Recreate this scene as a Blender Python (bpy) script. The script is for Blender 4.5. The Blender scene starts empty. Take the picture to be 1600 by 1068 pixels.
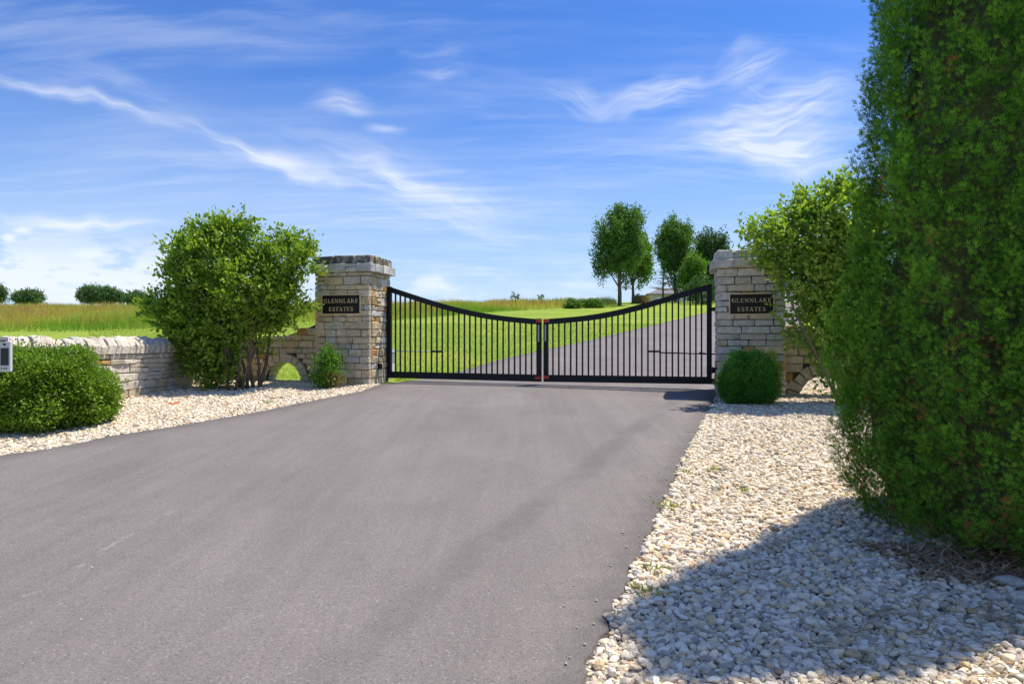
import bpy, bmesh, math, random
import numpy as np
from mathutils import Vector, Matrix, noise as mnoise

scene = bpy.context.scene
COL = scene.collection
random.seed(7)
rng = np.random.default_rng(7)
R = math.radians
F = 1067.0          # focal length in photograph pixels (24 mm on a 36 mm frame, 1600 px wide)
CAMZ = 1.5

# ------------------------------------------------------------------ camera, world, sun, exposure
cam_d = bpy.data.cameras.new('camera')
cam = bpy.data.objects.new('camera', cam_d)
COL.objects.link(cam)
cam.location = (0, 0, CAMZ)
cam.rotation_euler = (R(90), 0, 0)
cam_d.sensor_width = 36
cam_d.lens = 36 * F / 1600
cam_d.clip_end = 5000
scene.camera = cam

SUN_DIR = Vector((1.06, 0.60, 2.59)).normalized()      # towards the sun
sun_el = math.asin(SUN_DIR.z)
sun_az = math.atan2(SUN_DIR.x, SUN_DIR.y)
sl = bpy.data.lights.new('sun', 'SUN')
sl.energy = 4.0
sl.angle = R(0.53)
sl.color = (1.0, 0.935, 0.82)
so = bpy.data.objects.new('sun', sl)
COL.objects.link(so)
so.location = (30, 20, 60)
so.rotation_euler = (-SUN_DIR).to_track_quat('-Z', 'Y').to_euler()

scene.view_settings.view_transform = 'Standard'
scene.view_settings.look = 'None'
scene.view_settings.gamma = 1.0
scene.view_settings.exposure = 0.6
scene.view_settings.use_curve_mapping = False
try:
    scene.cycles.use_denoising = True
    scene.cycles.max_bounces = 6
    scene.cycles.transparent_max_bounces = 8
except Exception:
    pass

world = bpy.data.worlds.new('World')
scene.world = world
world.use_nodes = True


class NT:
    """tiny helper for building node trees"""
    def __init__(self, tree):
        self.t = tree
        tree.nodes.clear()

    def n(self, typ, ins=None, **props):
        nd = self.t.nodes.new(typ)
        for k, v in props.items():
            setattr(nd, k, v)
        if ins:
            for k, v in ins.items():
                self.set(nd, k, v)
        return nd

    def set(self, nd, k, v):
        sock = nd.inputs[k]
        if hasattr(v, 'is_output') or isinstance(v, bpy.types.NodeSocket):
            self.t.links.new(v, sock)
        elif isinstance(v, bpy.types.Node):
            self.t.links.new(v.outputs[0], sock)
        else:
            sock.default_value = v

    def m(self, op, a, b=None, c=None, clamp=False):
        nd = self.t.nodes.new('ShaderNodeMath')
        nd.operation = op
        nd.use_clamp = clamp
        for i, v in enumerate((a, b, c)):
            if v is not None:
                self.set(nd, i, v)
        return nd.outputs[0]

    def mix(self, fac, a, b, blend='MIX'):
        nd = self.t.nodes.new('ShaderNodeMix')
        nd.data_type = 'RGBA'
        nd.blend_type = blend
        self.set(nd, 0, fac)
        self.set(nd, 6, a)
        self.set(nd, 7, b)
        return nd.outputs[2]

    def noise(self, vec, scale, detail=4, rough=0.5, dist=0.0, out=0):
        nd = self.t.nodes.new('ShaderNodeTexNoise')
        if vec is not None:
            self.t.links.new(vec, nd.inputs['Vector'])
        nd.inputs['Scale'].default_value = scale
        nd.inputs['Detail'].default_value = detail
        nd.inputs['Roughness'].default_value = rough
        nd.inputs['Distortion'].default_value = dist
        return nd.outputs[out]

    def ramp(self, fac, stops, interp='LINEAR'):
        nd = self.t.nodes.new('ShaderNodeValToRGB')
        cr = nd.color_ramp
        cr.interpolation = interp
        while len(cr.elements) > 1:
            cr.elements.remove(cr.elements[-1])
        first = True
        for p, c in stops:
            if not hasattr(c, '__len__'):
                c = (c, c, c)
            if first:
                e = cr.elements[0]
                e.position = p
                first = False
            else:
                e = cr.elements.new(p)
            e.color = (*c[:3], 1)
        self.set(nd, 0, fac)
        return nd.outputs[0]

    def mapping(self, vec, loc=(0, 0, 0), rot=(0, 0, 0), scale=(1, 1, 1)):
        nd = self.t.nodes.new('ShaderNodeMapping')
        self.t.links.new(vec, nd.inputs[0])
        nd.inputs[1].default_value = loc
        nd.inputs[2].default_value = rot
        nd.inputs[3].default_value = scale
        return nd.outputs[0]

    def sstep(self, v, lo, hi):
        nd = self.t.nodes.new('ShaderNodeMapRange')
        nd.interpolation_type = 'SMOOTHSTEP'
        self.set(nd, 0, v)
        nd.inputs[1].default_value = lo
        nd.inputs[2].default_value = hi
        return nd.outputs[0]


def build_world():
    k = NT(world.node_tree)
    sky = k.n('ShaderNodeTexSky')
    sky.sky_type = 'NISHITA'
    sky.sun_disc = False
    sky.sun_elevation = sun_el
    sky.sun_rotation = sun_az
    sky.altitude = 250
    sky.air_density = 1.0
    sky.dust_density = 0.7
    sky.ozone_density = 2.2
    hsv = k.n('ShaderNodeHueSaturation', {'Color': sky.outputs[0], 'Saturation': 1.16, 'Value': 1.0})
    skyc = k.mix(1.0, hsv.outputs[0], (0.60, 0.94, 1.46, 1), 'MULTIPLY')
    tc = k.n('ShaderNodeTexCoord')
    d = tc.outputs['Generated']
    sep = k.n('ShaderNodeSeparateXYZ', {0: d})
    x, y, z = sep.outputs
    az = k.m('ARCTAN2', x, y)
    el = k.m('ARCSINE', z)
    # cirrus sheet: noise on the plane overhead, stretched along the wind
    zz = k.m('ADD', k.m('MAXIMUM', z, 0.0), 0.12)
    px = k.m('DIVIDE', x, zz)
    py = k.m('DIVIDE', y, zz)
    pl = k.n('ShaderNodeCombineXYZ', {0: px, 1: py, 2: 0.0}).outputs[0]
    warp = k.noise(pl, 0.9, 3, 0.5, out=1)
    warp = k.n('ShaderNodeVectorMath', {0: warp, 'Scale': 0.35}, operation='SCALE').outputs[0]
    plw = k.n('ShaderNodeVectorMath', {0: pl, 1: warp}, operation='ADD').outputs[0]
    st = k.mapping(plw, rot=(0, 0, R(-38)), scale=(0.42, 1.5, 1))
    n1 = k.noise(st, 1.3, 4, 0.58)
    st2 = k.mapping(plw, rot=(0, 0, R(-20)), scale=(0.7, 3.6, 1))
    n2 = k.noise(st2, 2.0, 5, 0.6)
    fib = k.m('MULTIPLY', k.sstep(n2, 0.36, 0.74), k.sstep(n1, 0.30, 0.66))
    # soft veils in places of their own in the sky (azimuth, elevation), broken up by the fibres
    av = k.n('ShaderNodeCombineXYZ', {0: az, 1: el, 2: 0.0}).outputs[0]
    wob = k.noise(av, 5.0, 3, 0.6, out=1)
    wob = k.n('ShaderNodeVectorMath', {0: wob, 1: (-0.5, -0.5, -0.5)}, operation='ADD').outputs[0]
    wob = k.n('ShaderNodeVectorMath', {0: wob, 'Scale': 0.10}, operation='SCALE').outputs[0]
    avw = k.n('ShaderNodeVectorMath', {0: av, 1: wob}, operation='ADD').outputs[0]
    veil = k.m('MULTIPLY', k.sstep(k.noise(k.mapping(plw, rot=(0, 0, R(-35)), scale=(0.6, 1.3, 1)), 0.8, 2, 0.55), 0.38, 0.7), 0.15)
    total = k.m('ADD', k.m('MULTIPLY', fib, 0.34), veil)

    def streak(x0, y0, x1, y1, w, s, hard=0.0):
        nonlocal total
        def ae(px_, py_):
            u = (px_ - 800) / F
            v = (534 - py_) / F
            return math.atan(u), math.atan(v / math.hypot(1, u))
        a0, e0 = ae(x0, y0)
        a1, e1 = ae(x1, y1)
        L = math.hypot(a1 - a0, e1 - e0)
        ang = math.atan2(e1 - e0, a1 - a0)
        mp = k.n('ShaderNodeVectorMath', {0: avw, 1: (-(a0 + a1) / 2, -(e0 + e1) / 2, 0)}, operation='ADD').outputs[0]
        mp = k.mapping(mp, rot=(0, 0, -ang))
        fb = k.noise(k.mapping(mp, loc=(x0 * 0.013, y0 * 0.017, 0), scale=(4.0, 34.0, 1)), 1.4, 3, 0.62)
        fb = k.m('ADD', 0.12, k.m('MULTIPLY', k.sstep(k.m('ADD', k.m('MULTIPLY', fb, 0.8), k.m('MULTIPLY', n1, 0.2)), 0.36, 0.64), 1.05))
        mp = k.mapping(mp, scale=(2 / L, F / w, 0))
        ln = k.n('ShaderNodeVectorMath', {0: mp}, operation='LENGTH').outputs['Value']
        g = k.m('SUBTRACT', 1.0, k.sstep(ln, 0.0 + hard, 1.0))
        g = k.m('MULTIPLY', g, s)
        if hard < 0.12:
            g = k.m('MULTIPLY', g, 1.05)
            g = k.m('MULTIPLY', g, fb)
        total = k.m('ADD', total, g)

    streak(-80, 75, 340, 232, 13, 0.75)
    streak(-60, 70, 400, 215, 40, 0.25)
    streak(180, 170, 640, 320, 18, 0.6)
    streak(430, 235, 860, 360, 30, 0.65)
    streak(300, 190, 800, 320, 60, 0.22)
    streak(560, 315, 900, 390, 20, 0.5)
    streak(-80, 318, 300, 350, 14, 0.8)
    streak(450, 165, 600, 168, 26, 0.55)
    streak(540, 210, 640, 205, 16, 0.5)
    streak(600, 100, 760, 95, 22, 0.55)
    streak(840, 130, 960, 175, 26, 0.5)
    streak(880, 172, 1180, 110, 36, 0.6)
    streak(1100, 130, 1250, 50, 46, 0.5)
    streak(980, 232, 1420, 130, 50, 0.72)
    streak(1060, 240, 1400, 205, 22, 0.6)
    streak(1120, 120, 1420, 170, 50, 0.4)
    streak(1050, 225, 1380, 235, 34, 0.75)
    streak(1150, 262, 1380, 235, 30, 0.45)
    streak(1285, 288, 1335, 284, 12, 0.7)
    streak(80, 366, 160, 370, 12, 0.5)
    # small cumulus low over the fields
    cu_p = k.mapping(av, scale=(9.0, 24.0, 1))
    cn = k.noise(cu_p, 1.6, 6, 0.58)
    band = k.m('MULTIPLY', k.sstep(el, -0.02, 0.03), k.m('SUBTRACT', 1.0, k.sstep(el, 0.085, 0.15)))
    azm = k.m('ADD', 0.25, k.m('MULTIPLY', 0.75, k.m('SUBTRACT', 1.0, k.sstep(k.m('ABSOLUTE', k.m('ADD', az, 0.62)), 0.22, 0.42))))
    cu = k.m('MULTIPLY', k.sstep(k.m('ADD', cn, k.m('MULTIPLY', azm, 0.16)), 0.52, 0.66), k.m('MULTIPLY', band, azm))
    total = k.m('ADD', total, k.m('MULTIPLY', cu, 0.85))
    for c in ((-5, 354, 26, 356, 8, 0.6), (12, 343, 46, 340, 7, 0.6), (-40, 438, 105, 408, 30, 0.75), (120, 440, 245, 425, 22, 0.55),
              (640, 446, 735, 452, 15, 0.6), (250, 385, 290, 380, 12, 0.4)):
        streak(*c, hard=0.15)
    above = k.sstep(z, -0.01, 0.02)
    total = k.m('MULTIPLY', k.m('MINIMUM', total, 1.0), above)
    # horizon paling
    pale = k.m('MULTIPLY', k.m('SUBTRACT', 1.0, k.sstep(el, -0.05, 0.37)), 0.92)
    skyc = k.mix(pale, skyc, (5.3, 6.8, 8.7, 1))
    white = (8.6, 8.9, 9.4, 1)
    cloudc = k.mix(k.m('MULTIPLY', total, 0.72), skyc, white)
    bg = k.n('ShaderNodeBackground', {'Color': cloudc, 'Strength': 0.077})
    out = k.n('ShaderNodeOutputWorld')
    k.t.links.new(bg.outputs[0], out.inputs[0])


build_world()

# ------------------------------------------------------------------ helpers
MATS = {}


def new_mat(name):
    m = bpy.data.materials.new(name)
    m.use_nodes = True
    k = NT(m.node_tree)
    MATS[name] = m
    return m, k


def finish(k, shader):
    o = k.n('ShaderNodeOutputMaterial')
    k.t.links.new(shader, o.inputs[0])


def bump(k, h, strength=0.5, dist=0.01):
    return k.n('ShaderNodeBump', {'Height': h, 'Strength': strength, 'Distance': dist}).outputs[0]


def link_obj(name, mesh, mats=None, parent=None, kind=None, label=None, cat=None, group=None):
    o = bpy.data.objects.new(name, mesh)
    COL.objects.link(o)
    if mats is not None and mesh is not None:
        for m in (mats if isinstance(mats, (list, tuple)) else [mats]):
            if m.name not in mesh.materials:
                mesh.materials.append(m)
    if parent is not None:
        o.parent = parent
    if kind:
        o['kind'] = kind
    if label:
        o['label'] = label
    if cat:
        o['category'] = cat
    if group:
        o['group'] = group
    return o


def empty(name, loc, rz=0.0, label=None, cat=None, group=None, parent=None):
    o = bpy.data.objects.new(name, None)
    o.empty_display_size = 0.2
    COL.objects.link(o)
    o.location = loc
    o.rotation_euler = (0, 0, rz)
    if label:
        o['label'] = label
    if cat:
        o['category'] = cat
    if group:
        o['group'] = group
    if parent is not None:
        o.parent = parent
    return o


def np_mesh(name, verts, polys, tint=None, smooth=False):
    """verts (N,3), polys (M,k) uniform polygon size"""
    verts = np.asarray(verts, np.float32)
    polys = np.asarray(polys, np.int32)
    me = bpy.data.meshes.new(name)
    kk = polys.shape[1]
    me.vertices.add(len(verts))
    me.vertices.foreach_set('co', verts.ravel())
    me.loops.add(polys.size)
    me.loops.foreach_set('vertex_index', polys.ravel())
    me.polygons.add(len(polys))
    me.polygons.foreach_set('loop_start', np.arange(0, polys.size, kk, dtype=np.int32))
    me.polygons.foreach_set('loop_total', np.full(len(polys), kk, np.int32))
    me.polygons.foreach_set('use_smooth', np.full(len(polys), smooth, bool))
    me.update(calc_edges=True)
    if tint is not None:
        a = me.attributes.new('tint', 'FLOAT', 'POINT')
        a.data.foreach_set('value', np.asarray(tint, np.float32))
    return me


def scatter(name, tv, tf, P, A, B, C, S, tint):
    """copies template verts tv (k,3), faces tf, at P with axes A,B,C (n,3 each) scaled S (n,) or (n,3)"""
    tv = np.asarray(tv, float)
    n = len(P)
    S = np.asarray(S, float)
    if S.ndim == 1:
        S = np.stack([S, S, S], 1)
    loc = tv[None, :, :] * S[:, None, :]
    V = P[:, None, :] + loc[..., 0:1] * A[:, None, :] + loc[..., 1:2] * B[:, None, :] + loc[..., 2:3] * C[:, None, :]
    k = len(tv)
    tf = np.asarray(tf)
    Fc = tf[None] + (np.arange(n) * k)[:, None, None]
    T = np.repeat(tint, k)
    return np_mesh(name, V.reshape(-1, 3), Fc.reshape(-1, tf.shape[1]), T)


def norm(v):
    return v / np.maximum(np.linalg.norm(v, axis=-1, keepdims=True), 1e-9)


def frames(d, up_bias=0.6, n=None):
    """length axis d; normal roughly up with randomness"""
    d = norm(d)
    r = rng.normal(size=d.shape)
    r[:, 2] += up_bias * 2
    side = norm(np.cross(d, r))
    nrm = np.cross(side, d)
    return side, d, nrm


def pydata(name, verts, faces):
    me = bpy.data.meshes.new(name)
    me.from_pydata(verts, [], faces)
    me.update()
    return me


def smooth_mesh(me):
    me.polygons.foreach_set('use_smooth', [True] * len(me.polygons))


def box_v(x0, x1, y0, y1, z0, z1):
    v = [(x0, y0, z0), (x1, y0, z0), (x1, y1, z0), (x0, y1, z0), (x0, y0, z1), (x1, y0, z1), (x1, y1, z1), (x0, y1, z1)]
    f = [(0, 3, 2, 1), (4, 5, 6, 7), (0, 1, 5, 4), (1, 2, 6, 5), (2, 3, 7, 6), (3, 0, 4, 7)]
    return v, f


def bevel_box(x0, x1, y0, y1, z0, z1, b=0.004):
    """chamfered box as verts, faces"""
    v = []
    idx = {}
    for ix, sx in enumerate((x0, x1)):
        for iy, sy in enumerate((y0, y1)):
            for iz, sz in enumerate((z0, z1)):
                dx = b if ix == 0 else -b
                dy = b if iy == 0 else -b
                dz = b if iz == 0 else -b
                for a in range(3):
                    p = [sx + dx, sy + dy, sz + dz]
                    p[a] = (sx, sy, sz)[a]
                    idx[(ix, iy, iz, a)] = len(v)
                    v.append(tuple(p))
    f = []
    for a in range(3):
        for s in (0, 1):
            o = [i for i in range(3) if i != a]
            q = []
            for (p, r) in ((0, 0), (1, 0), (1, 1), (0, 1)):
                c = [0, 0, 0]
                c[a] = s
                c[o[0]] = p
                c[o[1]] = r
                q.append(idx[(*c, a)])
            f.append(q)
    for a in range(3):
        o = [i for i in range(3) if i != a]
        for p in (0, 1):
            for r in (0, 1):
                c0 = [0, 0, 0]
                c0[o[0]] = p
                c0[o[1]] = r
                c1 = list(c0)
                c1[a] = 1
                f.append([idx[(*c0, o[0])], idx[(*c1, o[0])], idx[(*c1, o[1])], idx[(*c0, o[1])]])
    for ix in (0, 1):
        for iy in (0, 1):
            for iz in (0, 1):
                f.append([idx[(ix, iy, iz, 0)], idx[(ix, iy, iz, 1)], idx[(ix, iy, iz, 2)]])
    return v, f


def fix_normals(me):
    bm = bmesh.new()
    bm.from_mesh(me)
    bmesh.ops.recalc_face_normals(bm, faces=bm.faces)
    bm.to_mesh(me)
    bm.free()
    return me


def bbox_mesh(name, x0, x1, y0, y1, z0, z1, b=0.004):
    v, f = bevel_box(x0, x1, y0, y1, z0, z1, b)
    return fix_normals(pydata(name, v, f))


class MB:
    def __init__(self):
        self.v = []
        self.f = []

    def add(self, v, f):
        o = len(self.v)
        self.v += [tuple(p) for p in v]
        self.f += [[i + o for i in q] for q in f]

    def box(self, *a, b=None):
        if b:
            self.add(*bevel_box(*a, b))
        else:
            self.add(*box_v(*a))

    def tube(self, pts, radii, n=8, cap=True):
        pts = [Vector(p) for p in pts]
        rings = []
        up = Vector((0.13, 0.27, 1)).normalized()
        prev = None
        for i, p in enumerate(pts):
            d = (pts[min(i + 1, len(pts) - 1)] - pts[max(i - 1, 0)]).normalized()
            if prev is None:
                a = d.cross(up)
                if a.length < 1e-3:
                    a = d.cross(Vector((1, 0, 0)))
                a.normalize()
            else:
                a = (prev - d * prev.dot(d)).normalized()
            prev = a
            b = d.cross(a)
            r = radii[i] if hasattr(radii, '__len__') else radii
            rings.append([p + a * (r * math.cos(t * 2 * math.pi / n)) + b * (r * math.sin(t * 2 * math.pi / n)) for t in range(n)])
        o = len(self.v)
        for rg in rings:
            self.v += [tuple(p) for p in rg]
        for i in range(len(rings) - 1):
            for j in range(n):
                a = o + i * n + j
                b = o + i * n + (j + 1) % n
                self.f.append([a, b, b + n, a + n])
        if cap:
            self.f.append([o + j for j in range(n)][::-1])
            self.f.append([o + (len(rings) - 1) * n + j for j in range(n)])

    def mesh(self, name, smooth=False):
        me = pydata(name, self.v, self.f)
        fix_normals(me)
        if smooth:
            smooth_mesh(me)
        return me


# ------------------------------------------------------------------ terrain
def softplus(t):
    return np.where(t > 30, t, np.log1p(np.exp(np.minimum(t, 30))))


def height(x, y):
    x = np.asarray(x, float)
    y = np.asarray(y, float)
    A = 0.0445 * y + 0.0455 * 0.9 * softplus((y - 14.6) / 0.9)
    t = np.clip((x + 30) / 42.0, 0, 1)
    t = t * t * (3 - 2 * t)
    Pl = 4.15 + 1.15 * t + np.clip((x - 6) / 12, 0, 1) * 0.5
    Pl = Pl + np.clip((x - 4) / 10, 0, 1) * 0.030 * np.clip(y - 55, 0, 60)
    Pl = Pl + 0.12 * np.sin(x * 0.11 + 1.0) * np.clip((y - 25) / 30, 0, 1) + 0.07 * np.sin(x * 0.31)* np.clip((y - 25) / 30, 0, 1)
    k = 0.35
    m = np.minimum(A, Pl)
    return m - k * np.log(np.exp(-(A - m) / k) + np.exp(-(Pl - m) / k)) * 1.0 if True else m


def H(x, y):
    return float(height(x, y))


def gp(px, py, off=0.0):
    """photograph pixel -> point on the ground"""
    u = (px - 800) / F
    v = (534 - py) / F
    t = np.arange(1.0, 140, 0.02)
    g = height(u * t, t) + off - (CAMZ + v * t)
    i = int(np.argmax(g > 0))
    if i == 0:
        i = len(t) - 1
    return (u * t[i], t[i], float(height(u * t[i], t[i])))


def axis(vals):
    out = []
    for a, b, s in vals:
        out += list(np.arange(a, b, s))
    out.append(vals[-1][1])
    return np.array(out)


def interp(tab, y):
    ys = [p[0] for p in tab]
    xs = [p[1] for p in tab]
    return np.interp(y, ys, xs)


left_px = [(88, 704), (180, 685), (250, 674), (400, 648), (456, 636), (567, 613.5)]
LEFT = [(-12, -22.0), (-4, -12.0), (0, -9.2), (3, -7.4), (5, -6.3), (6.94, -5.2)]
for q in left_px:
    p = gp(*q)
    LEFT.append((p[1], p[0]))
LEFT.append((13.55, -2.66))
LEFT.append((14.3, -2.12))
for q in [(665, 594), (725, 581), (777, 565), (837, 551), (909, 536), (958, 524), (1013, 511), (1046, 503), (1103, 489)]:
    p = gp(*q)
    LEFT.append((p[1], p[0]))
LEFT.sort()
yl, xl_ = LEFT[-1]
LEFT += [(yl + 14, xl_ + 9.0), (yl + 40, xl_ + 30)]
RIGHT = [(-12, -4.0), (-4, -1.9), (0, -0.66)]
for q in [(907, 1068), (1021, 819), (1073, 701), (1108, 639), (1119, 621)]:
    p = gp(*q)
    RIGHT.append((p[1], p[0]))
RIGHT += [(12.9, 3.93), (15, 4.9), (20, 7.3), (30, 12.4), (44, 19.5), (60, 28.5), (100, 55)]
RIGHT.sort()
EDGE_N = lambda y, s: 0.014 * np.sin(y * 13.1 + s) + 0.011 * np.sin(y * 31.7 + 2 * s) + 0.008 * np.sin(y * 71.3 + s)


def xl(y):
    return interp(LEFT, y) + EDGE_N(y, 1.0)


def xr(y):
    return interp(RIGHT, y) + EDGE_N(y, 4.0)


def grid_mesh(name, xs, ys, zfun):
    X, Y = np.meshgrid(xs, ys)
    Z = zfun(X, Y)
    V = np.stack([X, Y, Z], -1).reshape(-1, 3)
    nx = len(xs)
    i, j = np.meshgrid(np.arange(nx - 1), np.arange(len(ys) - 1))
    a = (j * nx + i).ravel()
    Q = np.stack([a, a + 1, a + nx + 1, a + nx], 1)
    return np_mesh(name, V, Q, smooth=True)


# ------------------------------------------------------------------ materials
def leaf_mat(name, c_lo, c_hi, trans=0.35, rough=0.45, dead=None, spec=0.3):
    m, k = new_mat(name)
    at = k.n('ShaderNodeAttribute', attribute_name='tint')
    f = at.outputs['Fac']
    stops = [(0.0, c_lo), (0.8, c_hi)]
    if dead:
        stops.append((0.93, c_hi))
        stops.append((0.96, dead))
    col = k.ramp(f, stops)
    geo = k.n('ShaderNodeNewGeometry')
    under = k.mix(1.0, col, (0.95, 1.05, 1.1, 1), 'MULTIPLY')
    col2 = k.mix(geo.outputs['Backfacing'], col, under)
    p = k.n('ShaderNodeBsdfPrincipled', {'Base Color': col2, 'Roughness': rough, 'Specular IOR Level': spec})
    tcol = k.mix(1.0, col, (1.25, 1.35, 0.45, 1), 'MULTIPLY')
    tr = k.n('ShaderNodeBsdfTranslucent', {'Color': tcol})
    ms = k.n('ShaderNodeMixShader', {0: trans, 1: p.outputs[0], 2: tr.outputs[0]})
    finish(k, ms.outputs[0])
    return m


M_magnolia = leaf_mat('leaf_shrub_green', (0.060, 0.145, 0.018), (0.32, 0.43, 0.055), 0.42, 0.38)
M_magnolia_r = leaf_mat('leaf_shrub_yellow_green', (0.060, 0.165, 0.025), (0.36, 0.47, 0.075), 0.42, 0.40)
M_box = leaf_mat('leaf_boxwood', (0.060, 0.150, 0.014), (0.235, 0.350, 0.036), 0.35, 0.38)
M_box_d = leaf_mat('leaf_dark_evergreen', (0.035, 0.15, 0.018), (0.11, 0.30, 0.035), 0.3, 0.5)
M_young = leaf_mat('leaf_young_bush', (0.045, 0.14, 0.014), (0.14, 0.29, 0.03), 0.35, 0.38, dead=(0.24, 0.17, 0.07))
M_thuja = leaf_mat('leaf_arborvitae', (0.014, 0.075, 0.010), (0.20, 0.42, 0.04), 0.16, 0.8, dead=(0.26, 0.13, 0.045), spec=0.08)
M_maple = leaf_mat('leaf_far_maple', (0.05, 0.13, 0.025), (0.17, 0.29, 0.05), 0.3, 0.5)
M_maple_y = leaf_mat('leaf_far_maple_light', (0.06, 0.15, 0.02), (0.19, 0.32, 0.045), 0.32, 0.5)
M_pine = leaf_mat('leaf_far_blue_green', (0.028, 0.085, 0.024), (0.085, 0.17, 0.045), 0.25, 0.5)
M_far = leaf_mat('leaf_horizon_trees', (0.055, 0.115, 0.05), (0.14, 0.22, 0.085), 0.25, 0.6)  # distance haze is put into this lighter leaf colour
M_tall = leaf_mat('tall_grass', (0.19, 0.33, 0.03), (0.55, 0.50, 0.12), 0.4, 0.6, dead=(0.50, 0.27, 0.13))
M_lawnb = leaf_mat('lawn_blades', (0.17, 0.28, 0.025), (0.33, 0.40, 0.055), 0.4, 0.6)
M_weed = leaf_mat('weed_leaves', (0.10, 0.20, 0.03), (0.35, 0.40, 0.06), 0.35, 0.5)
M_litter = leaf_mat('dead_needles', (0.30, 0.17, 0.09), (0.66, 0.46, 0.29), 0.1, 0.85)
M_straw = leaf_mat('dead_grass_straw', (0.22, 0.15, 0.06), (0.42, 0.32, 0.15), 0.1, 0.8)


def mk_bark():
    m, k = new_mat('bark')
    tc = k.n('ShaderNodeTexCoord')
    mp = k.mapping(tc.outputs['Object'], scale=(1, 1, 0.2))
    n = k.noise(mp, 30, 6, 0.65)
    col = k.ramp(n, [(0.3, (0.06, 0.045, 0.03)), (0.7, (0.20, 0.16, 0.11))])
    p = k.n('ShaderNodeBsdfPrincipled', {'Base Color': col, 'Roughness': 0.9, 'Normal': bump(k, n, 0.8, 0.01)})
    finish(k, p.outputs[0])
    return m


M_bark = mk_bark()


def mk_stone(name, stops, lichen=0.25, dark=False):
    m, k = new_mat(name)
    tc = k.n('ShaderNodeTexCoord')
    oi = k.n('ShaderNodeObjectInfo')
    rv = oi.outputs['Random']
    base = k.ramp(rv, stops)
    off = k.n('ShaderNodeVectorMath', {0: tc.outputs['Object']}, operation='ADD')
    comb = k.n('ShaderNodeCombineXYZ', {0: k.m('MULTIPLY', rv, 37.0), 1: k.m('MULTIPLY', rv, 91.0), 2: 0.0})
    k.t.links.new(comb.outputs[0], off.inputs[1])
    v = off.outputs[0]
    n1 = k.noise(v, 5.0, 6, 0.6)
    n2 = k.noise(v, 26.0, 6, 0.65)
    n3 = k.noise(v, 95.0, 4, 0.6)
    c = k.mix(1.0, base, k.ramp(n1, [(0.28, (0.68, 0.66, 0.63)), (0.5, (0.98, 0.97, 0.95)), (0.75, (1.22, 1.18, 1.10))]), 'MULTIPLY')
    c = k.mix(0.65, c, k.ramp(n2, [(0.3, (0.55, 0.53, 0.50)), (0.55, (1, 1, 1)), (0.8, (1.2, 1.17, 1.1))]), 'MULTIPLY')
    mask = k.m('MULTIPLY', k.sstep(k.noise(v, 9.0, 7, 0.7), 0.56, 0.70), lichen)
    c = k.mix(mask, c, (0.045, 0.044, 0.042, 1))
    if dark:
        m2 = k.sstep(k.noise(v, 7.0, 8, 0.72), 0.36, 0.56)
        c = k.mix(k.m('MULTIPLY', m2, 0.85), c, (0.05, 0.05, 0.052, 1))
    h = k.m('ADD', k.m('MULTIPLY', n2, 1.0), k.m('MULTIPLY', n3, 0.35))
    h = k.m('ADD', h, k.m('MULTIPLY', n1, 1.5))
    p = k.n('ShaderNodeBsdfPrincipled', {'Base Color': c, 'Roughness': 0.92, 'Specular IOR Level': 0.2,
                                         'Normal': bump(k, h, 0.75, 0.018)})
    finish(k, p.outputs[0])
    return m


BUFF = [(0.0, (0.524, 0.456, 0.331)), (0.18, (0.593, 0.479, 0.296)), (0.36, (0.616, 0.547, 0.433)), (0.55, (0.524, 0.479, 0.388)),
        (0.72, (0.684, 0.604, 0.479)), (0.86, (0.616, 0.479, 0.262)), (1.0, (0.707, 0.650, 0.547))]
GREY = [(0.0, (0.512, 0.500, 0.476)), (0.3, (0.610, 0.586, 0.549)), (0.5, (0.561, 0.512, 0.427)), (0.7, (0.537, 0.525, 0.512)),
        (0.85, (0.671, 0.647, 0.598)), (1.0, (0.598, 0.537, 0.427))]
PALE = [(0.0, (0.560, 0.493, 0.403)), (0.3, (0.672, 0.605, 0.504)), (0.55, (0.616, 0.560, 0.493)), (0.8, (0.717, 0.650, 0.560)), (1.0, (0.560, 0.526, 0.493))]
M_stone = mk_stone('limestone_buff', BUFF)
M_stone_g = mk_stone('limestone_grey', GREY, 0.2)
M_stone_p = mk_stone('limestone_pale', PALE, 0.18)
M_gold = mk_stone('sandstone_gold', [(0.0, (0.50, 0.27, 0.085)), (0.5, (0.46, 0.32, 0.14)), (1.0, (0.55, 0.31, 0.11))], 0.12)
M_cap_d = mk_stone('limestone_lichen_cap', BUFF, 0.6, dark=True)
M_cap_r = mk_stone('limestone_weathered_grey', GREY, 0.75)


def simple(name, col, rough=0.6, metal=0.0, nscale=40, var=0.15, bmp=0.1, spec=0.5):
    m, k = new_mat(name)
    tc = k.n('ShaderNodeTexCoord')
    n = k.noise(tc.outputs['Object'], nscale, 5, 0.6)
    lo = tuple(c * (1 - var) for c in col)
    hi = tuple(min(1, c * (1 + var)) for c in col)
    c = k.ramp(n, [(0.3, lo), (0.7, hi)])
    p = k.n('ShaderNodeBsdfPrincipled', {'Base Color': c, 'Roughness': rough, 'Metallic': metal, 'Specular IOR Level': spec,
                                         'Normal': bump(k, n, bmp, 0.003)})
    finish(k, p.outputs[0])
    return m


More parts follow.
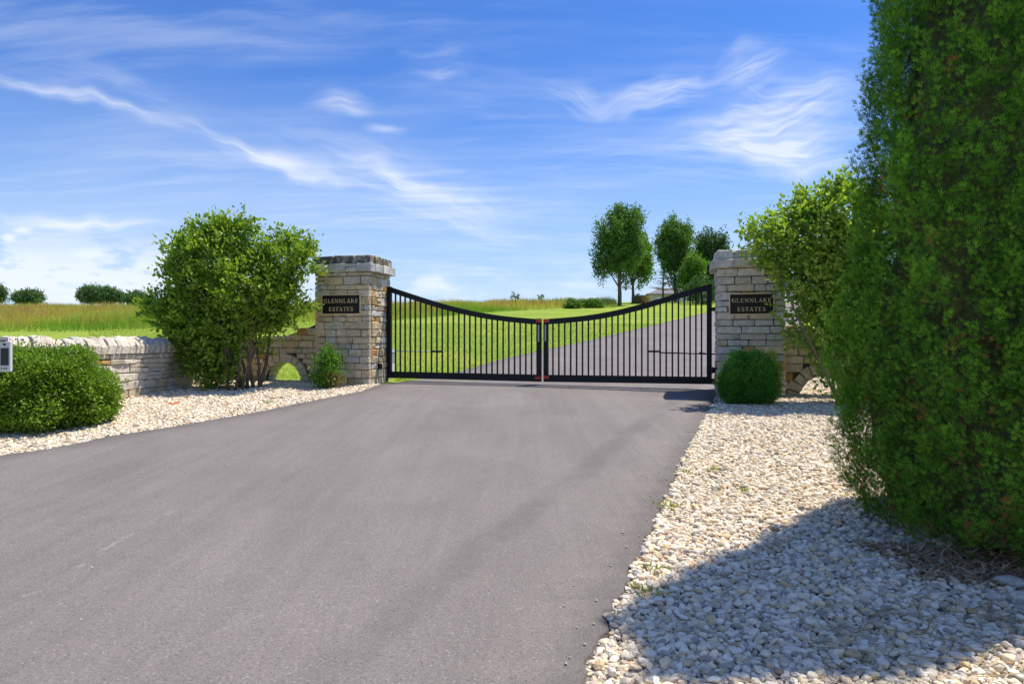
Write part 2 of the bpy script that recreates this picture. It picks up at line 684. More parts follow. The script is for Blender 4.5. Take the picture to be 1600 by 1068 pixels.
M_core = simple('wall_rubble_core', (0.10, 0.085, 0.065), 0.95, bmp=0.6, nscale=25, spec=0.1)
M_black = simple('black_powder_coat', (0.006, 0.006, 0.009), 0.5, bmp=0.05, spec=0.3)
M_iron = simple('dark_iron', (0.02, 0.02, 0.022), 0.55)
M_plaque = simple('plaque_black', (0.010, 0.008, 0.008), 0.5, spec=0.3)
M_brass = simple('plaque_gold', (0.78, 0.58, 0.32), 0.5)
M_white = simple('pale_grey_plastic', (0.62, 0.62, 0.60), 0.5, var=0.03)
M_screen = simple('dark_glass', (0.006, 0.006, 0.008), 0.25, var=0.02)
M_red = simple('red_reflector', (0.45, 0.03, 0.015), 0.4)
M_strip = simple('grey_strip', (0.42, 0.42, 0.42), 0.4, var=0.03)
M_cab = simple('cabinet_grey', (0.30, 0.33, 0.33), 0.5, var=0.05)
M_orange = simple('orange_plastic', (0.75, 0.16, 0.03), 0.6)
M_house = simple('house_siding', (0.55, 0.50, 0.43), 0.8, var=0.05)
M_trim = simple('house_trim', (0.78, 0.76, 0.72), 0.7, var=0.03)
M_roof = simple('roof_shingles', (0.17, 0.16, 0.165), 0.9, nscale=3)
M_straystone = simple('stray_stone', (0.42, 0.38, 0.33), 0.9, nscale=2, var=0.5)
M_block_shell = simple('blocking_shell_brown', (0.07, 0.075, 0.03), 0.95, nscale=30, var=0.5, bmp=0.8, spec=0.1)  # for the added shell that blocks light inside the arborvitae
M_dead = simple('dead_twigs', (0.19, 0.14, 0.10), 0.9)


def mk_asphalt():
    m, k = new_mat('asphalt')
    tc = k.n('ShaderNodeTexCoord')
    v = tc.outputs['Object']
    fine = k.noise(v, 260, 3, 0.7)
    mid = k.noise(v, 38, 5, 0.6)
    along = k.mapping(v, rot=(0, 0, R(19)), scale=(1.3, 0.22, 1))
    st = k.noise(along, 1.1, 6, 0.6, 0.4)
    st2 = k.noise(k.mapping(v, rot=(0, 0, R(24)), scale=(6.0, 0.25, 1)), 1.3, 6, 0.65, 0.3)
    blot = k.noise(v, 0.9, 6, 0.6, 0.5)
    base = k.ramp(st, [(0.30, (0.170, 0.150, 0.139)), (0.5, (0.188, 0.167, 0.155)), (0.7, (0.206, 0.184, 0.171))])
    base = k.mix(0.55, base, k.ramp(blot, [(0.35, (0.86, 0.85, 0.85)), (0.65, (1.1, 1.09, 1.08))]), 'MULTIPLY')
    base = k.mix(0.5, base, k.ramp(st2, [(0.33, (0.86, 0.86, 0.86)), (0.6, (1.06, 1.05, 1.04))]), 'MULTIPLY')
    base = k.mix(1.0, base, k.ramp(fine, [(0.28, (0.60, 0.60, 0.61)), (0.5, (1, 1, 1)), (0.72, (1.38, 1.36, 1.33))]), 'MULTIPLY')
    vs = k.n('ShaderNodeTexVoronoi', {'Vector': v, 'Scale': 75.0})
    sc_ = k.n('ShaderNodeSeparateColor', {0: vs.outputs['Color']}).outputs[0]
    spk = k.m('MULTIPLY', k.m('GREATER_THAN', sc_, 0.90), k.m('SUBTRACT', 1.0, k.sstep(vs.outputs['Distance'], 0.25, 0.45)))
    base = k.mix(k.m('MULTIPLY', spk, 0.45), base, (0.42, 0.39, 0.35, 1))
    spd = k.m('MULTIPLY', k.m('LESS_THAN', sc_, 0.12), k.m('SUBTRACT', 1.0, k.sstep(vs.outputs['Distance'], 0.25, 0.5)))
    base = k.mix(k.m('MULTIPLY', spd, 0.5), base, (0.05, 0.045, 0.045, 1))
    stn = k.m('MULTIPLY', k.sstep(k.noise(v, 1.7, 6, 0.7, 0.8), 0.60, 0.70), 0.22)
    base = k.mix(stn, base, (0.11, 0.10, 0.095, 1))
    # a darker rolled seam running up the right side
    sep = k.n('ShaderNodeSeparateXYZ', {0: v})
    wx = k.m('ADD', k.m('SUBTRACT', sep.outputs[0], k.m('MULTIPLY', sep.outputs[1], 0.405)), k.m('MULTIPLY', k.noise(v, 1.5, 4), 0.30))
    seam = k.m('SUBTRACT', 1.0, k.sstep(k.m('ABSOLUTE', k.m('ADD', wx, 1.74)), 0.04, 0.20))
    seam = k.m('MULTIPLY', seam, k.m('ADD', 0.35, k.sstep(k.noise(v, 0.8, 4, 0.7), 0.35, 0.6)))
    base = k.mix(k.m('MULTIPLY', seam, 0.36), base, (0.11, 0.098, 0.098, 1))
    ed = k.m('ADD', k.m('SUBTRACT', sep.outputs[0], k.m('MULTIPLY', sep.outputs[1], 0.355)), k.m('MULTIPLY', k.noise(v, 4.0, 4), 0.25))
    edm = k.m('MULTIPLY', k.sstep(ed, -0.83, -0.60), k.m('SUBTRACT', 1.0, k.sstep(sep.outputs[1], 11.0, 12.5)))
    base = k.mix(k.m('MULTIPLY', edm, 0.40), base, (0.10, 0.088, 0.085, 1))
    # scuffs and dried spots
    sc = k.m('MULTIPLY', k.sstep(k.noise(k.mapping(v, rot=(0, 0, R(-35)), scale=(1, 4.0, 1)), 7.0, 7, 0.7), 0.67, 0.76),
             k.sstep(k.noise(v, 0.6, 3), 0.50, 0.62))
    base = k.mix(k.m('MULTIPLY', sc, 0.6), base, (0.34, 0.32, 0.30, 1))
    vor = k.n('ShaderNodeTexVoronoi', {'Vector': v, 'Scale': 3.2})
    dot = k.m('SUBTRACT', 1.0, k.sstep(vor.outputs['Distance'], 0.012, 0.03))
    base = k.mix(k.m('MULTIPLY', dot, 0.5), base, k.ramp(k.noise(v, 2.0, 1), [(0.45, (0.02, 0.02, 0.02)), (0.5, (0.42, 0.40, 0.37))]))
    tx = k.m('ABSOLUTE', k.m('ADD', sep.outputs[0], k.m('ADD', 2.40, k.m('MULTIPLY', k.noise(v, 2.2, 3), 0.16))))
    trail = k.m('MULTIPLY', k.m('SUBTRACT', 1.0, k.sstep(tx, 0.005, 0.05)), k.sstep(k.noise(k.mapping(v, scale=(3.0, 1.0, 1)), 6.0, 5, 0.7), 0.50, 0.60))
    trail = k.m('MULTIPLY', trail, k.m('SUBTRACT', 1.0, k.sstep(sep.outputs[1], 4.2, 5.6)))
    base = k.mix(k.m('MULTIPLY', trail, 0.5), base, (0.36, 0.34, 0.31, 1))
    # curled faint tyre scrapes
    wv = k.n('ShaderNodeTexWave', {'Vector': k.mapping(v, rot=(0, 0, R(30))), 'Scale': 0.35, 'Distortion': 9.0, 'Detail': 2.0, 'Detail Scale': 0.6})
    ln = k.m('SUBTRACT', 1.0, k.sstep(k.m('ABSOLUTE', k.m('SUBTRACT', wv.outputs['Fac'], 0.5)), 0.002, 0.012))
    ln = k.m('MULTIPLY', ln, k.sstep(k.noise(v, 0.9, 3), 0.54, 0.62))
    base = k.mix(k.m('MULTIPLY', ln, 0.40), base, (0.30, 0.28, 0.26, 1))
    sp_ = k.noise(v, 95, 3, 0.75)
    base = k.mix(1.0, base, k.ramp(sp_, [(0.3, (0.68, 0.68, 0.69)), (0.5, (1, 1, 1)), (0.72, (1.32, 1.30, 1.28))]), 'MULTIPLY')
    h = k.m('ADD', fine, k.m('MULTIPLY', mid, 0.6))
    p = k.n('ShaderNodeBsdfPrincipled', {'Base Color': base, 'Roughness': 0.86, 'Specular IOR Level': 0.3,
                                         'Normal': bump(k, h, 0.55, 0.004)})
    finish(k, p.outputs[0])
    return m


M_asphalt = mk_asphalt()


def mk_gravel_base():
    m, k = new_mat('gravel_bed')
    tc = k.n('ShaderNodeTexCoord')
    v = tc.outputs['Object']
    vo = k.n('ShaderNodeTexVoronoi', {'Vector': v, 'Scale': 30.0})
    c = k.ramp(vo.outputs['Color'], [(0.2, (0.13, 0.11, 0.09)), (0.8, (0.30, 0.27, 0.23))])
    h = k.m('SUBTRACT', 1.0, vo.outputs['Distance'])
    p = k.n('ShaderNodeBsdfPrincipled', {'Base Color': c, 'Roughness': 0.9, 'Normal': bump(k, h, 1.0, 0.02)})
    finish(k, p.outputs[0])
    return m


M_gbase = mk_gravel_base()


def mk_pebble():
    m, k = new_mat('river_pebbles')
    oi = k.n('ShaderNodeObjectInfo')
    rv = oi.outputs['Random']
    c = k.ramp(rv, [(0.0, (0.66, 0.61, 0.54)), (0.16, (0.78, 0.71, 0.60)), (0.28, (0.56, 0.48, 0.38)), (0.42, (0.74, 0.62, 0.46)),
                    (0.52, (0.80, 0.76, 0.70)), (0.64, (0.42, 0.38, 0.34)), (0.74, (0.72, 0.67, 0.61)), (0.84, (0.64, 0.49, 0.32)),
                    (0.90, (0.34, 0.31, 0.29)), (0.94, (0.76, 0.68, 0.56)), (0.985, (0.42, 0.29, 0.21))], 'CONSTANT')
    tc = k.n('ShaderNodeTexCoord')
    n = k.noise(tc.outputs['Object'], 2.2, 5, 0.6)
    c = k.mix(0.7, c, k.ramp(n, [(0.3, (0.72, 0.70, 0.68)), (0.7, (1.15, 1.13, 1.1))]), 'MULTIPLY')
    p = k.n('ShaderNodeBsdfPrincipled', {'Base Color': k.mix(1.0, c, (1.08, 1.035, 0.92, 1), 'MULTIPLY'), 'Roughness': 0.72, 'Specular IOR Level': 0.3})
    finish(k, p.outputs[0])
    return m


M_pebble = mk_pebble()


def mk_lawn():
    m, k = new_mat('lawn_turf')
    tc = k.n('ShaderNodeTexCoord')
    v = tc.outputs['Object']
    n1 = k.noise(v, 0.35, 5, 0.6)
    n2 = k.noise(v, 3.0, 6, 0.7)
    n3 = k.noise(k.mapping(v, scale=(1, 0.5, 1)), 22.0, 4, 0.7)
    c = k.ramp(n1, [(0.3, (0.19, 0.29, 0.035)), (0.5, (0.25, 0.34, 0.045)), (0.7, (0.33, 0.38, 0.06))])
    c = k.mix(0.8, c, k.ramp(n2, [(0.3, (0.72, 0.78, 0.7)), (0.7, (1.2, 1.15, 1.1))]), 'MULTIPLY')
    c = k.mix(0.7, c, k.ramp(n3, [(0.3, (0.62, 0.68, 0.6)), (0.7, (1.25, 1.2, 1.2))]), 'MULTIPLY')
    h = k.m('ADD', n2, n3)
    p = k.n('ShaderNodeBsdfPrincipled', {'Base Color': c, 'Roughness': 0.9, 'Specular IOR Level': 0.1, 'Normal': bump(k, h, 0.7, 0.05)})
    finish(k, p.outputs[0])
    return m


M_lawn = mk_lawn()

# ------------------------------------------------------------------ ground, road, gravel beds
xs = axis([(-600, -120, 40), (-120, -50, 6), (-50, -12, 1.5), (-12, 30, 1.0), (30, 120, 6), (120, 600, 40)])
ys = axis([(-40, 0, 8), (0, 12, 2), (12, 18, 0.5), (18, 80, 1.2), (80, 160, 6), (160, 900, 50)])
gme = grid_mesh('ground', xs, ys, lambda X, Y: height(X, Y))
link_obj('ground', gme, M_lawn, kind='structure')


def road():
    ysr = np.concatenate([np.arange(-10, 2, 0.5), np.arange(2, 15, 0.05), np.arange(15, 100, 0.5)])
    n = 14
    V, Q = [], []
    for y in ysr:
        a, b = float(xl(y)), float(xr(y))
        rows = [(a - 0.012, -0.06), (a - 0.004, 0.028)] + [(a + (b - a) * t / n, 0.045 if 0 < t < n else 0.038) for t in range(n + 1)] + [(b + 0.006, 0.026), (b + 0.02, -0.06)]
        for x, dz in rows:
            V.append((x, y, H(x, y) + dz))
    k = n + 5
    for i in range(len(ysr) - 1):
        for j in range(k - 1):
            a = i * k + j
            Q.append((a, a + 1, a + k + 1, a + k))
    me = np_mesh('driveway', V, Q, smooth=True)
    link_obj('driveway', me, M_asphalt, kind='structure')


road()

# --- wall geometry shared by beds and walls
TH = R(14)
ux, uy = math.cos(TH), -math.sin(TH)        # along the gate line, to the right
vx, vy = math.sin(TH), math.cos(TH)         # away from the camera
PL = (-2.82 - 1.2 * ux, 13.5 - 1.2 * uy)    # left pier front-left corner
PRr = (3.58, 11.9)                          # right pier front-left corner
# low curving wall: face line, from the arched wall end towards the camera
WALL_PTS = [(-6.05, 14.35), (-6.22, 13.7), (-6.34, 12.9), (-6.45, 12.0), (-6.55, 11.2), (-6.78, 10.4), (-7.15, 9.6), (-7.65, 8.9), (-8.3, 8.2), (-9.0, 7.6)]


def bed_sheet(name, poly, dz=0.012, mat=None, kind='structure'):
    V = [(x, y, H(x, y) + dz) for x, y in poly]
    me = pydata(name, V, [list(range(len(V)))])
    bm = bmesh.new()
    bm.from_mesh(me)
    bmesh.ops.recalc_face_normals(bm, faces=bm.faces)
    bmesh.ops.triangulate(bm, faces=bm.faces)
    for f in bm.faces:
        if f.normal.z < 0:
            f.normal_flip()
    bm.to_mesh(me)
    bm.free()
    link_obj(name, me, mat or M_gbase, kind=kind)


def pt_in_poly(px_, py_, poly):
    inside = np.zeros(len(px_), bool)
    j = len(poly) - 1
    for i in range(len(poly)):
        xi, yi = poly[i]
        xj, yj = poly[j]
        c = ((yi > py_) != (yj > py_)) & (px_ < (xj - xi) * (py_ - yi) / ((yj - yi) or 1e-9) + xi)
        inside ^= c
        j = i
    return inside


left_poly = [(p[0] - 0.25, p[1]) for p in WALL_PTS][::-1] + [(PL[0] - 0.2, PL[1] + 0.45), (-2.9, 13.9), (-2.3, 13.6)] \
    + [(interp(LEFT, y) + 0.1, y) for y in np.arange(13.3, 4.5, -0.4)] + [(-12.0, 4.9), (-12.0, 7.0)]
PR_R = (PRr[0] + 1.116 * ux, PRr[1] + 1.116 * uy)
right_poly = [(interp(RIGHT, y) - 0.12, y) for y in np.arange(1.2, 12.3, 0.4)] + \
    [(3.9, 12.5), (PR_R[0] + 0.1, PR_R[1] + 0.6), (5.2, 15.2), (8.2, 15.0), (9.5, 14.3), (9.5, 1.2)]
bed_sheet('gravel_bed', left_poly)
bed_sheet('gravel_bed', right_poly)


def pebbles(name, poly, dens, size, label, keep=None):
    poly_a = poly
    bx = [p[0] for p in poly_a]
    by = [p[1] for p in poly_a]
    P = []
    n = int((max(bx) - min(bx)) * (max(by) - min(by)) * dens)
    x = rng.uniform(min(bx), max(bx), n)
    y = rng.uniform(min(by), max(by), n)
    ok = pt_in_poly(x, y, poly_a)
    ok &= ~((x > xl(y) - 0.015) & (x < xr(y) + 0.02))
    # only what a viewer near the road can make out
    ok &= y > 1.5
    if keep is not None:
        ok &= keep(x, y)
    x, y = x[ok], y[ok]
    n = len(x)
    s = size * np.exp(rng.normal(0, 0.42, n))
    s = np.clip(s, size * 0.45, size * 2.3)
    z = height(x, y) + 0.014 + rng.uniform(-0.2, 0.55, n) * s + 0.012 * np.sin(x * 5) * np.sin(y * 4.1)
    me = bpy.data.meshes.new(name)
    me.vertices.add(n)
    me.vertices.foreach_set('co', np.stack([x, y, z], 1).astype(np.float32).ravel())
    rot = np.stack([rng.normal(0, 0.28, n), rng.normal(0, 0.28, n), rng.uniform(0, 6.28, n)], 1).astype(np.float32)
    sc = np.stack([s * rng.uniform(0.9, 1.35, n), s * rng.uniform(0.65, 0.95, n), s * rng.uniform(0.42, 0.70, n)], 1).astype(np.float32)
    a = me.attributes.new('prot', 'FLOAT_VECTOR', 'POINT')
    a.data.foreach_set('vector', rot.ravel())
    a = me.attributes.new('pscale', 'FLOAT_VECTOR', 'POINT')
    a.data.foreach_set('vector', sc.ravel())
    o = link_obj(name, me, M_pebble, kind='stuff', label=label, cat='gravel')
    g = bpy.data.node_groups.new('pebble_scatter', 'GeometryNodeTree')
    g.interface.new_socket('Geometry', in_out='INPUT', socket_type='NodeSocketGeometry')
    g.interface.new_socket('Geometry', in_out='OUTPUT', socket_type='NodeSocketGeometry')
    N, L = g.nodes, g.links
    gi = N.new('NodeGroupInput')
    go = N.new('NodeGroupOutput')
    join = N.new('GeometryNodeGeometryToInstance')
    for i in range(7):
        ico = N.new('GeometryNodeMeshIcoSphere')
        ico.inputs['Radius'].default_value = 0.5
        ico.inputs['Subdivisions'].default_value = 2 if i % 2 else 3
        sp = N.new('GeometryNodeSetPosition')
        nz = N.new('ShaderNodeTexNoise')
        nz.noise_dimensions = '4D'
        nz.inputs['W'].default_value = i * 3.7
        nz.inputs['Scale'].default_value = 1.3 if i % 2 else 2.2
        nz.inputs['Detail'].default_value = 1.0
        sub = N.new('ShaderNodeVectorMath')
        sub.operation = 'SUBTRACT'
        sub.inputs[1].default_value = (0.5, 0.5, 0.5)
        scl = N.new('ShaderNodeVectorMath')
        scl.operation = 'SCALE'
        scl.inputs['Scale'].default_value = 0.62
        L.new(nz.outputs['Color'], sub.inputs[0])
        L.new(sub.outputs[0], scl.inputs[0])
        L.new(scl.outputs[0], sp.inputs['Offset'])
        L.new(ico.outputs['Mesh'], sp.inputs['Geometry'])
        ss = N.new('GeometryNodeSetShadeSmooth')
        ss.inputs['Shade Smooth'].default_value = (i % 3 != 0)
        L.new(sp.outputs[0], ss.inputs[0])
        sm = N.new('GeometryNodeSetMaterial')
        sm.inputs['Material'].default_value = M_pebble
        L.new(ss.outputs[0], sm.inputs[0])
        L.new(sm.outputs[0], join.inputs[0])
    iop = N.new('GeometryNodeInstanceOnPoints')
    na = N.new('GeometryNodeInputNamedAttribute')
    na.data_type = 'FLOAT_VECTOR'
    na.inputs['Name'].default_value = 'prot'
    nb = N.new('GeometryNodeInputNamedAttribute')
    nb.data_type = 'FLOAT_VECTOR'
    nb.inputs['Name'].default_value = 'pscale'
    e2r = N.new('FunctionNodeEulerToRotation')
    L.new(na.outputs['Attribute'], e2r.inputs[0])
    L.new(gi.outputs[0], iop.inputs['Points'])
    L.new(join.outputs[0], iop.inputs['Instance'])
    iop.inputs['Pick Instance'].default_value = True
    L.new(e2r.outputs[0], iop.inputs['Rotation'])
    L.new(nb.outputs['Attribute'], iop.inputs['Scale'])
    L.new(iop.outputs[0], go.inputs[0])
    md = o.modifiers.new('scatter', 'NODES')
    md.node_group = g
    return o


LIT = gp(1540, 893)   # centre of the needle litter under the arborvitae


def litter_w(x, y):
    r_ = np.hypot(x - 3.47, y - 4.5)
    wob_ = 0.07 * np.sin(x * 9) + 0.05 * np.sin(y * 17 + x * 5)
    return np.clip((1.36 + wob_ - r_) / 0.16, 0, 1) * np.clip((4.35 + wob_ - y) / 0.15, 0, 1)


pebbles('gravel', right_poly, 6800, 0.0222, 'rounded cream and grey river pebbles filling the bed right of the driveway',
        keep=lambda x, y: (rng.uniform(0, 1, len(x)) > 0.90 * litter_w(x, y)) & (x < 2.6 + 0.62 * y) & ~((y > 12.3) & (x < 4.9))
        & (rng.uniform(0, 1, len(x)) < np.clip(1.2 - 0.055 * y, 0.55, 1)))
pebbles('gravel', left_poly, 5000, 0.0225, 'pale crushed river stones between the driveway and low curved wall',
        keep=lambda x, y: x > -1.05 * y)

# ------------------------------------------------------------------ stones
_stone_cache = {}


def stone_mesh(L, D, Hh, rough=0.010, key='s'):
    """chunk of quarried stone, local origin at front-left-bottom; x length, y depth, z height. front face domed & uneven"""
    nx = 3 if L > 0.18 else 2
    ch = min(0.014, 0.16 * min(L, Hh))
    xs_ = [0, ch] + ([L * random.uniform(0.35, 0.65)] if nx == 3 else []) + [L - ch, L]
    zs_ = [0, ch, Hh - ch, Hh]
    V = []
    Fc = []
    # front grid: outer ring is set back, inner proud
    W_ = len(xs_)
    for j, z in enumerate(zs_):
        for i, x in enumerate(xs_):
            edge = (i in (0, W_ - 1)) or (j in (0, 3))
            corner = (i in (0, W_ - 1)) and (j in (0, 3))
            y = ch * (0.9 if edge else 0.0) + (ch * 0.6 if corner else 0)
            jx = random.uniform(-1, 1) * rough * 0.45
            jz = random.uniform(-1, 1) * rough * 0.45
            jy = random.uniform(-1, 1) * rough * (0.8 if not edge else 0.4)
            if corner:
                jx += (ch * 0.4 if i == 0 else -ch * 0.4)
                jz += (ch * 0.4 if j == 0 else -ch * 0.4)
            V.append((x + jx, y + jy, z + jz))
    for j in range(3):
        for i in range(W_ - 1):
            a = j * W_ + i
            Fc.append((a, a + 1, a + W_ + 1, a + W_))
    # back rectangle
    b = len(V)
    V += [(0.002, D, 0.002), (L - 0.002, D, 0.002), (L - 0.002, D, Hh - 0.002), (0.002, D, Hh - 0.002)]
    Fc.append((b + 1, b, b + 3, b + 2))
    bot = [i for i in range(W_)]
    top = [3 * W_ + i for i in range(W_)]
    lef = [j * W_ for j in range(4)]
    rig = [j * W_ + W_ - 1 for j in range(4)]
    Fc.append([b, b + 1] + bot[::-1])
    Fc.append([b + 2, b + 3] + top)
    Fc.append([b + 3, b] + lef)
    Fc.append([b + 1, b + 2] + rig[::-1])
    me = pydata('stone', V, Fc)
    return me


def place_stone(parent, loc, rz, L, D, Hh, mat, rough=0.010, name='stone'):
    me = stone_mesh(L, D, Hh, rough)
    o = link_obj(name, me, mat, parent=parent)
    o.location = loc
    o.rotation_euler = (random.uniform(-.012, .012), random.uniform(-.008, .008), rz)
    return o


def lay_course(parent, s0, s1, z0, h, pos, rz, depth, mats, lmin, lmax, gap=0.010, rough=0.011, prot=0.022):
    """pos(s) -> (x, y) of the face line"""
    s = s0
    while s < s1 - 1e-4:
        L = random.uniform(lmin, lmax)
        if s1 - (s + L) < lmin * 0.7:
            L = s1 - s
            if L > lmax * 1.15:
                L = L * random.uniform(0.4, 0.6)
        hh = h - gap
        zz = z0 + gap / 2
        splits = [(zz, hh)]
        if h > 0.15 and L < 0.3 and random.random() < 0.14:
            c = random.uniform(0.42, 0.58)
            splits = [(zz, hh * c - gap / 2), (zz + hh * c + gap / 2, hh * (1 - c) - gap / 2)]
        for (za, ha) in splits:
            x, y = pos(s + gap / 2, -random.uniform(0, prot))
            m = mats()
            place_stone(parent, (x, y, za), rz, L - gap, depth, ha, m, rough)
        s += L


def courses(z0, z1, lo=0.095, hi=0.175):
    out = []
    z = z0
    while z < z1 - 1e-4:
        h = random.uniform(lo, hi)
        if z1 - (z + h) < lo * 0.8:
            h = z1 - z
            if h > hi * 1.3:
                h *= 0.5
        out.append((z, h))
        z += h
    return out


def polyline_panel(pts, width):
    """thick line as quads, 2-D"""
    V, Q = [], []
    n = len(pts)
    for i, p in enumerate(pts):
        a = pts[max(0, i - 1)]
        b = pts[min(n - 1, i + 1)]
        dx, dy = b[0] - a[0], b[1] - a[1]
        l = math.hypot(dx, dy) or 1
        w = width[i] if hasattr(width, '__len__') else width
        V += [(p[0] - dy / l * w / 2, p[1] + dx / l * w / 2), (p[0] + dy / l * w / 2, p[1] - dx / l * w / 2)]
        if i:
            k = 2 * i
            Q.append((k - 2, k - 1, k + 1, k))
    return V, Q


TK, TN = 0.135, 0.06


def glyph(ch):
    """list of (points, width) strokes in a box 1 high; returns strokes, advance"""
    s = []
    def bar(x, a=0, b=1, w=TK):
        s.append(([(x, a), (x, b)], w))
    def serif(x, y, w=0.34):
        s.append(([(x - w / 2, y), (x + w / 2, y)], 0.05))
    if ch == 'L':
        bar(.2); serif(.2, .97); serif(.2, .03); s.append(([(.2, .035), (.72, .035)], TN)); s.append(([(.70, 0), (.74, .26)], .05)); return s, .86
    if ch == 'E':
        bar(.2); serif(.2, .97); serif(.2, .03)
        for y, x1 in ((.965, .68), (.52, .56), (.035, .72)):
            s.append(([(.2, y), (x1, y)], TN))
        s.append(([(.67, .76), (.69, 1)], .05)); s.append(([(.56, .40), (.56, .64)], .05)); s.append(([(.70, 0), (.74, .25)], .05)); return s, .88
    if ch == 'N':
        bar(.18, w=TN); bar(.86, w=TN); s.append(([(.16, .98), (.84, .02)], TK)); serif(.16, .97, .3); serif(.18, .03, .3); serif(.86, .97, .3); return s, 1.08
    if ch == 'A':
        s.append(([(.18, 0), (.50, 1)], TN)); s.append(([(.50, 1), (.84, 0)], TK)); s.append(([(.30, .34), (.72, .34)], TN)); serif(.18, .03, .3); serif(.84, .03, .34); return s, 1.04
    if ch == 'K':
        bar(.2); serif(.2, .97); serif(.2, .03); s.append(([(.26, .42), (.76, .98)], TN)); s.append(([(.42, .60), (.84, .02)], TK)); serif(.76, .97, .28); serif(.86, .03, .3); return s, 1.04
    if ch == 'T':
        bar(.45); serif(.45, .03); s.append(([(.06, .965), (.84, .965)], TN)); s.append(([(.06, .74), (.08, 1)], .05)); s.append(([(.82, 1), (.84, .74)], .05)); return s, .9
    if ch == 'S':
        pts = []
        for i in range(9):
            t = R(35 + i * 27.5)
            pts.append((.40 + .24 * math.cos(t), .745 + .225 * math.sin(t)))
        for i in range(1, 10):
            t = R(75 - i * 26)
            pts.append((.40 + .26 * math.cos(t), .265 + .235 * math.sin(t)))
        w = [.06] + [.09] * 5 + [.14] * 8 + [.09] * 3 + [.06]
        s.append((pts, w[:len(pts)])); s.append(([(.62, .74), (.62, .99)], .05)); s.append(([(.14, .01), (.14, .27)], .05)); return s, .82
    if ch == 'G':
        pts = []
        w = []
        for i in range(15):
            t = R(45 + i * 19)
            pts.append((.52 + .40 * math.cos(t), .5 + .47 * math.sin(t)))
            w.append(.06 + .11 * abs(math.cos((t - R(180)) / 1.0)) if 90 < 45 + i * 19 < 270 else .07)
        s.append((pts, w)); s.append(([(.82, .08), (.82, .46)], TK)); s.append(([(.64, .46), (.96, .46)], .055)); s.append(([(.84, .72), (.84, .97)], .05)); return s, 1.06
    return s, .5


def lettering(lines, hcap, cx, parent, mat):
    """lines: [(text, baseline z)] on a panel facing -y at y=0"""
    track = 0.10
    for text, z0 in lines:
        total = (sum(glyph(c)[1] for c in text) + track * (len(text) - 1)) * hcap
        x = cx - total / 2
        for ch in text:
            mb = MB()
            st, adv = glyph(ch)
            for i, (pts, w) in enumerate(st):
                V, Q = polyline_panel(pts, w)
                dpt = 0.003 + 0.0004 * i
                base = len(V)
                vv = [(x + p[0] * hcap, -dpt, z0 + p[1] * hcap) for p in V] + [(x + p[0] * hcap, 0, z0 + p[1] * hcap) for p in V]
                ff = [list(q) for q in Q]
                n = base // 2
                for k in range(n - 1):
                    a = 2 * k
                    ff.append([a, a + 2, a + 2 + base, a + base])
                    ff.append([a + 1, a + 1 + base, a + 3 + base, a + 3])
                mb.add(vv, ff)
            link_obj('letter', mb.mesh('letter'), mat, parent=parent)
            x += (adv + track) * hcap


def make_plaque(parent_loc, rz, w, h, label):
    t = empty('name_plaque', parent_loc, rz, label, 'sign', 'name plaques on the gate piers')
    link_obj('panel', bbox_mesh('panel', 0.012, w - 0.012, 0, 0.02, 0.012, h - 0.012, 0.002), M_plaque, parent=t)
    fr = MB()
    b = 0.016
    fr.box(0, w, -0.008, 0.02, 0, b)
    fr.box(0, w, -0.008, 0.02, h - b, h)
    fr.box(0, b, -0.008, 0.02, b, h - b)
    fr.box(w - b, w, -0.008, 0.02, b, h - b)
    link_obj('border', fr.mesh('border'), M_brass, parent=t)
    hc = h * 0.25
    tw = sum(glyph(c)[1] for c in 'GLENNLAKE')
    hc = min(hc, (w * 0.885) / (tw + 0.8))
    lettering([('GLENNLAKE', h * 0.575), ('ESTATES', h * 0.17)], hc, w / 2, t, M_brass)
    return t


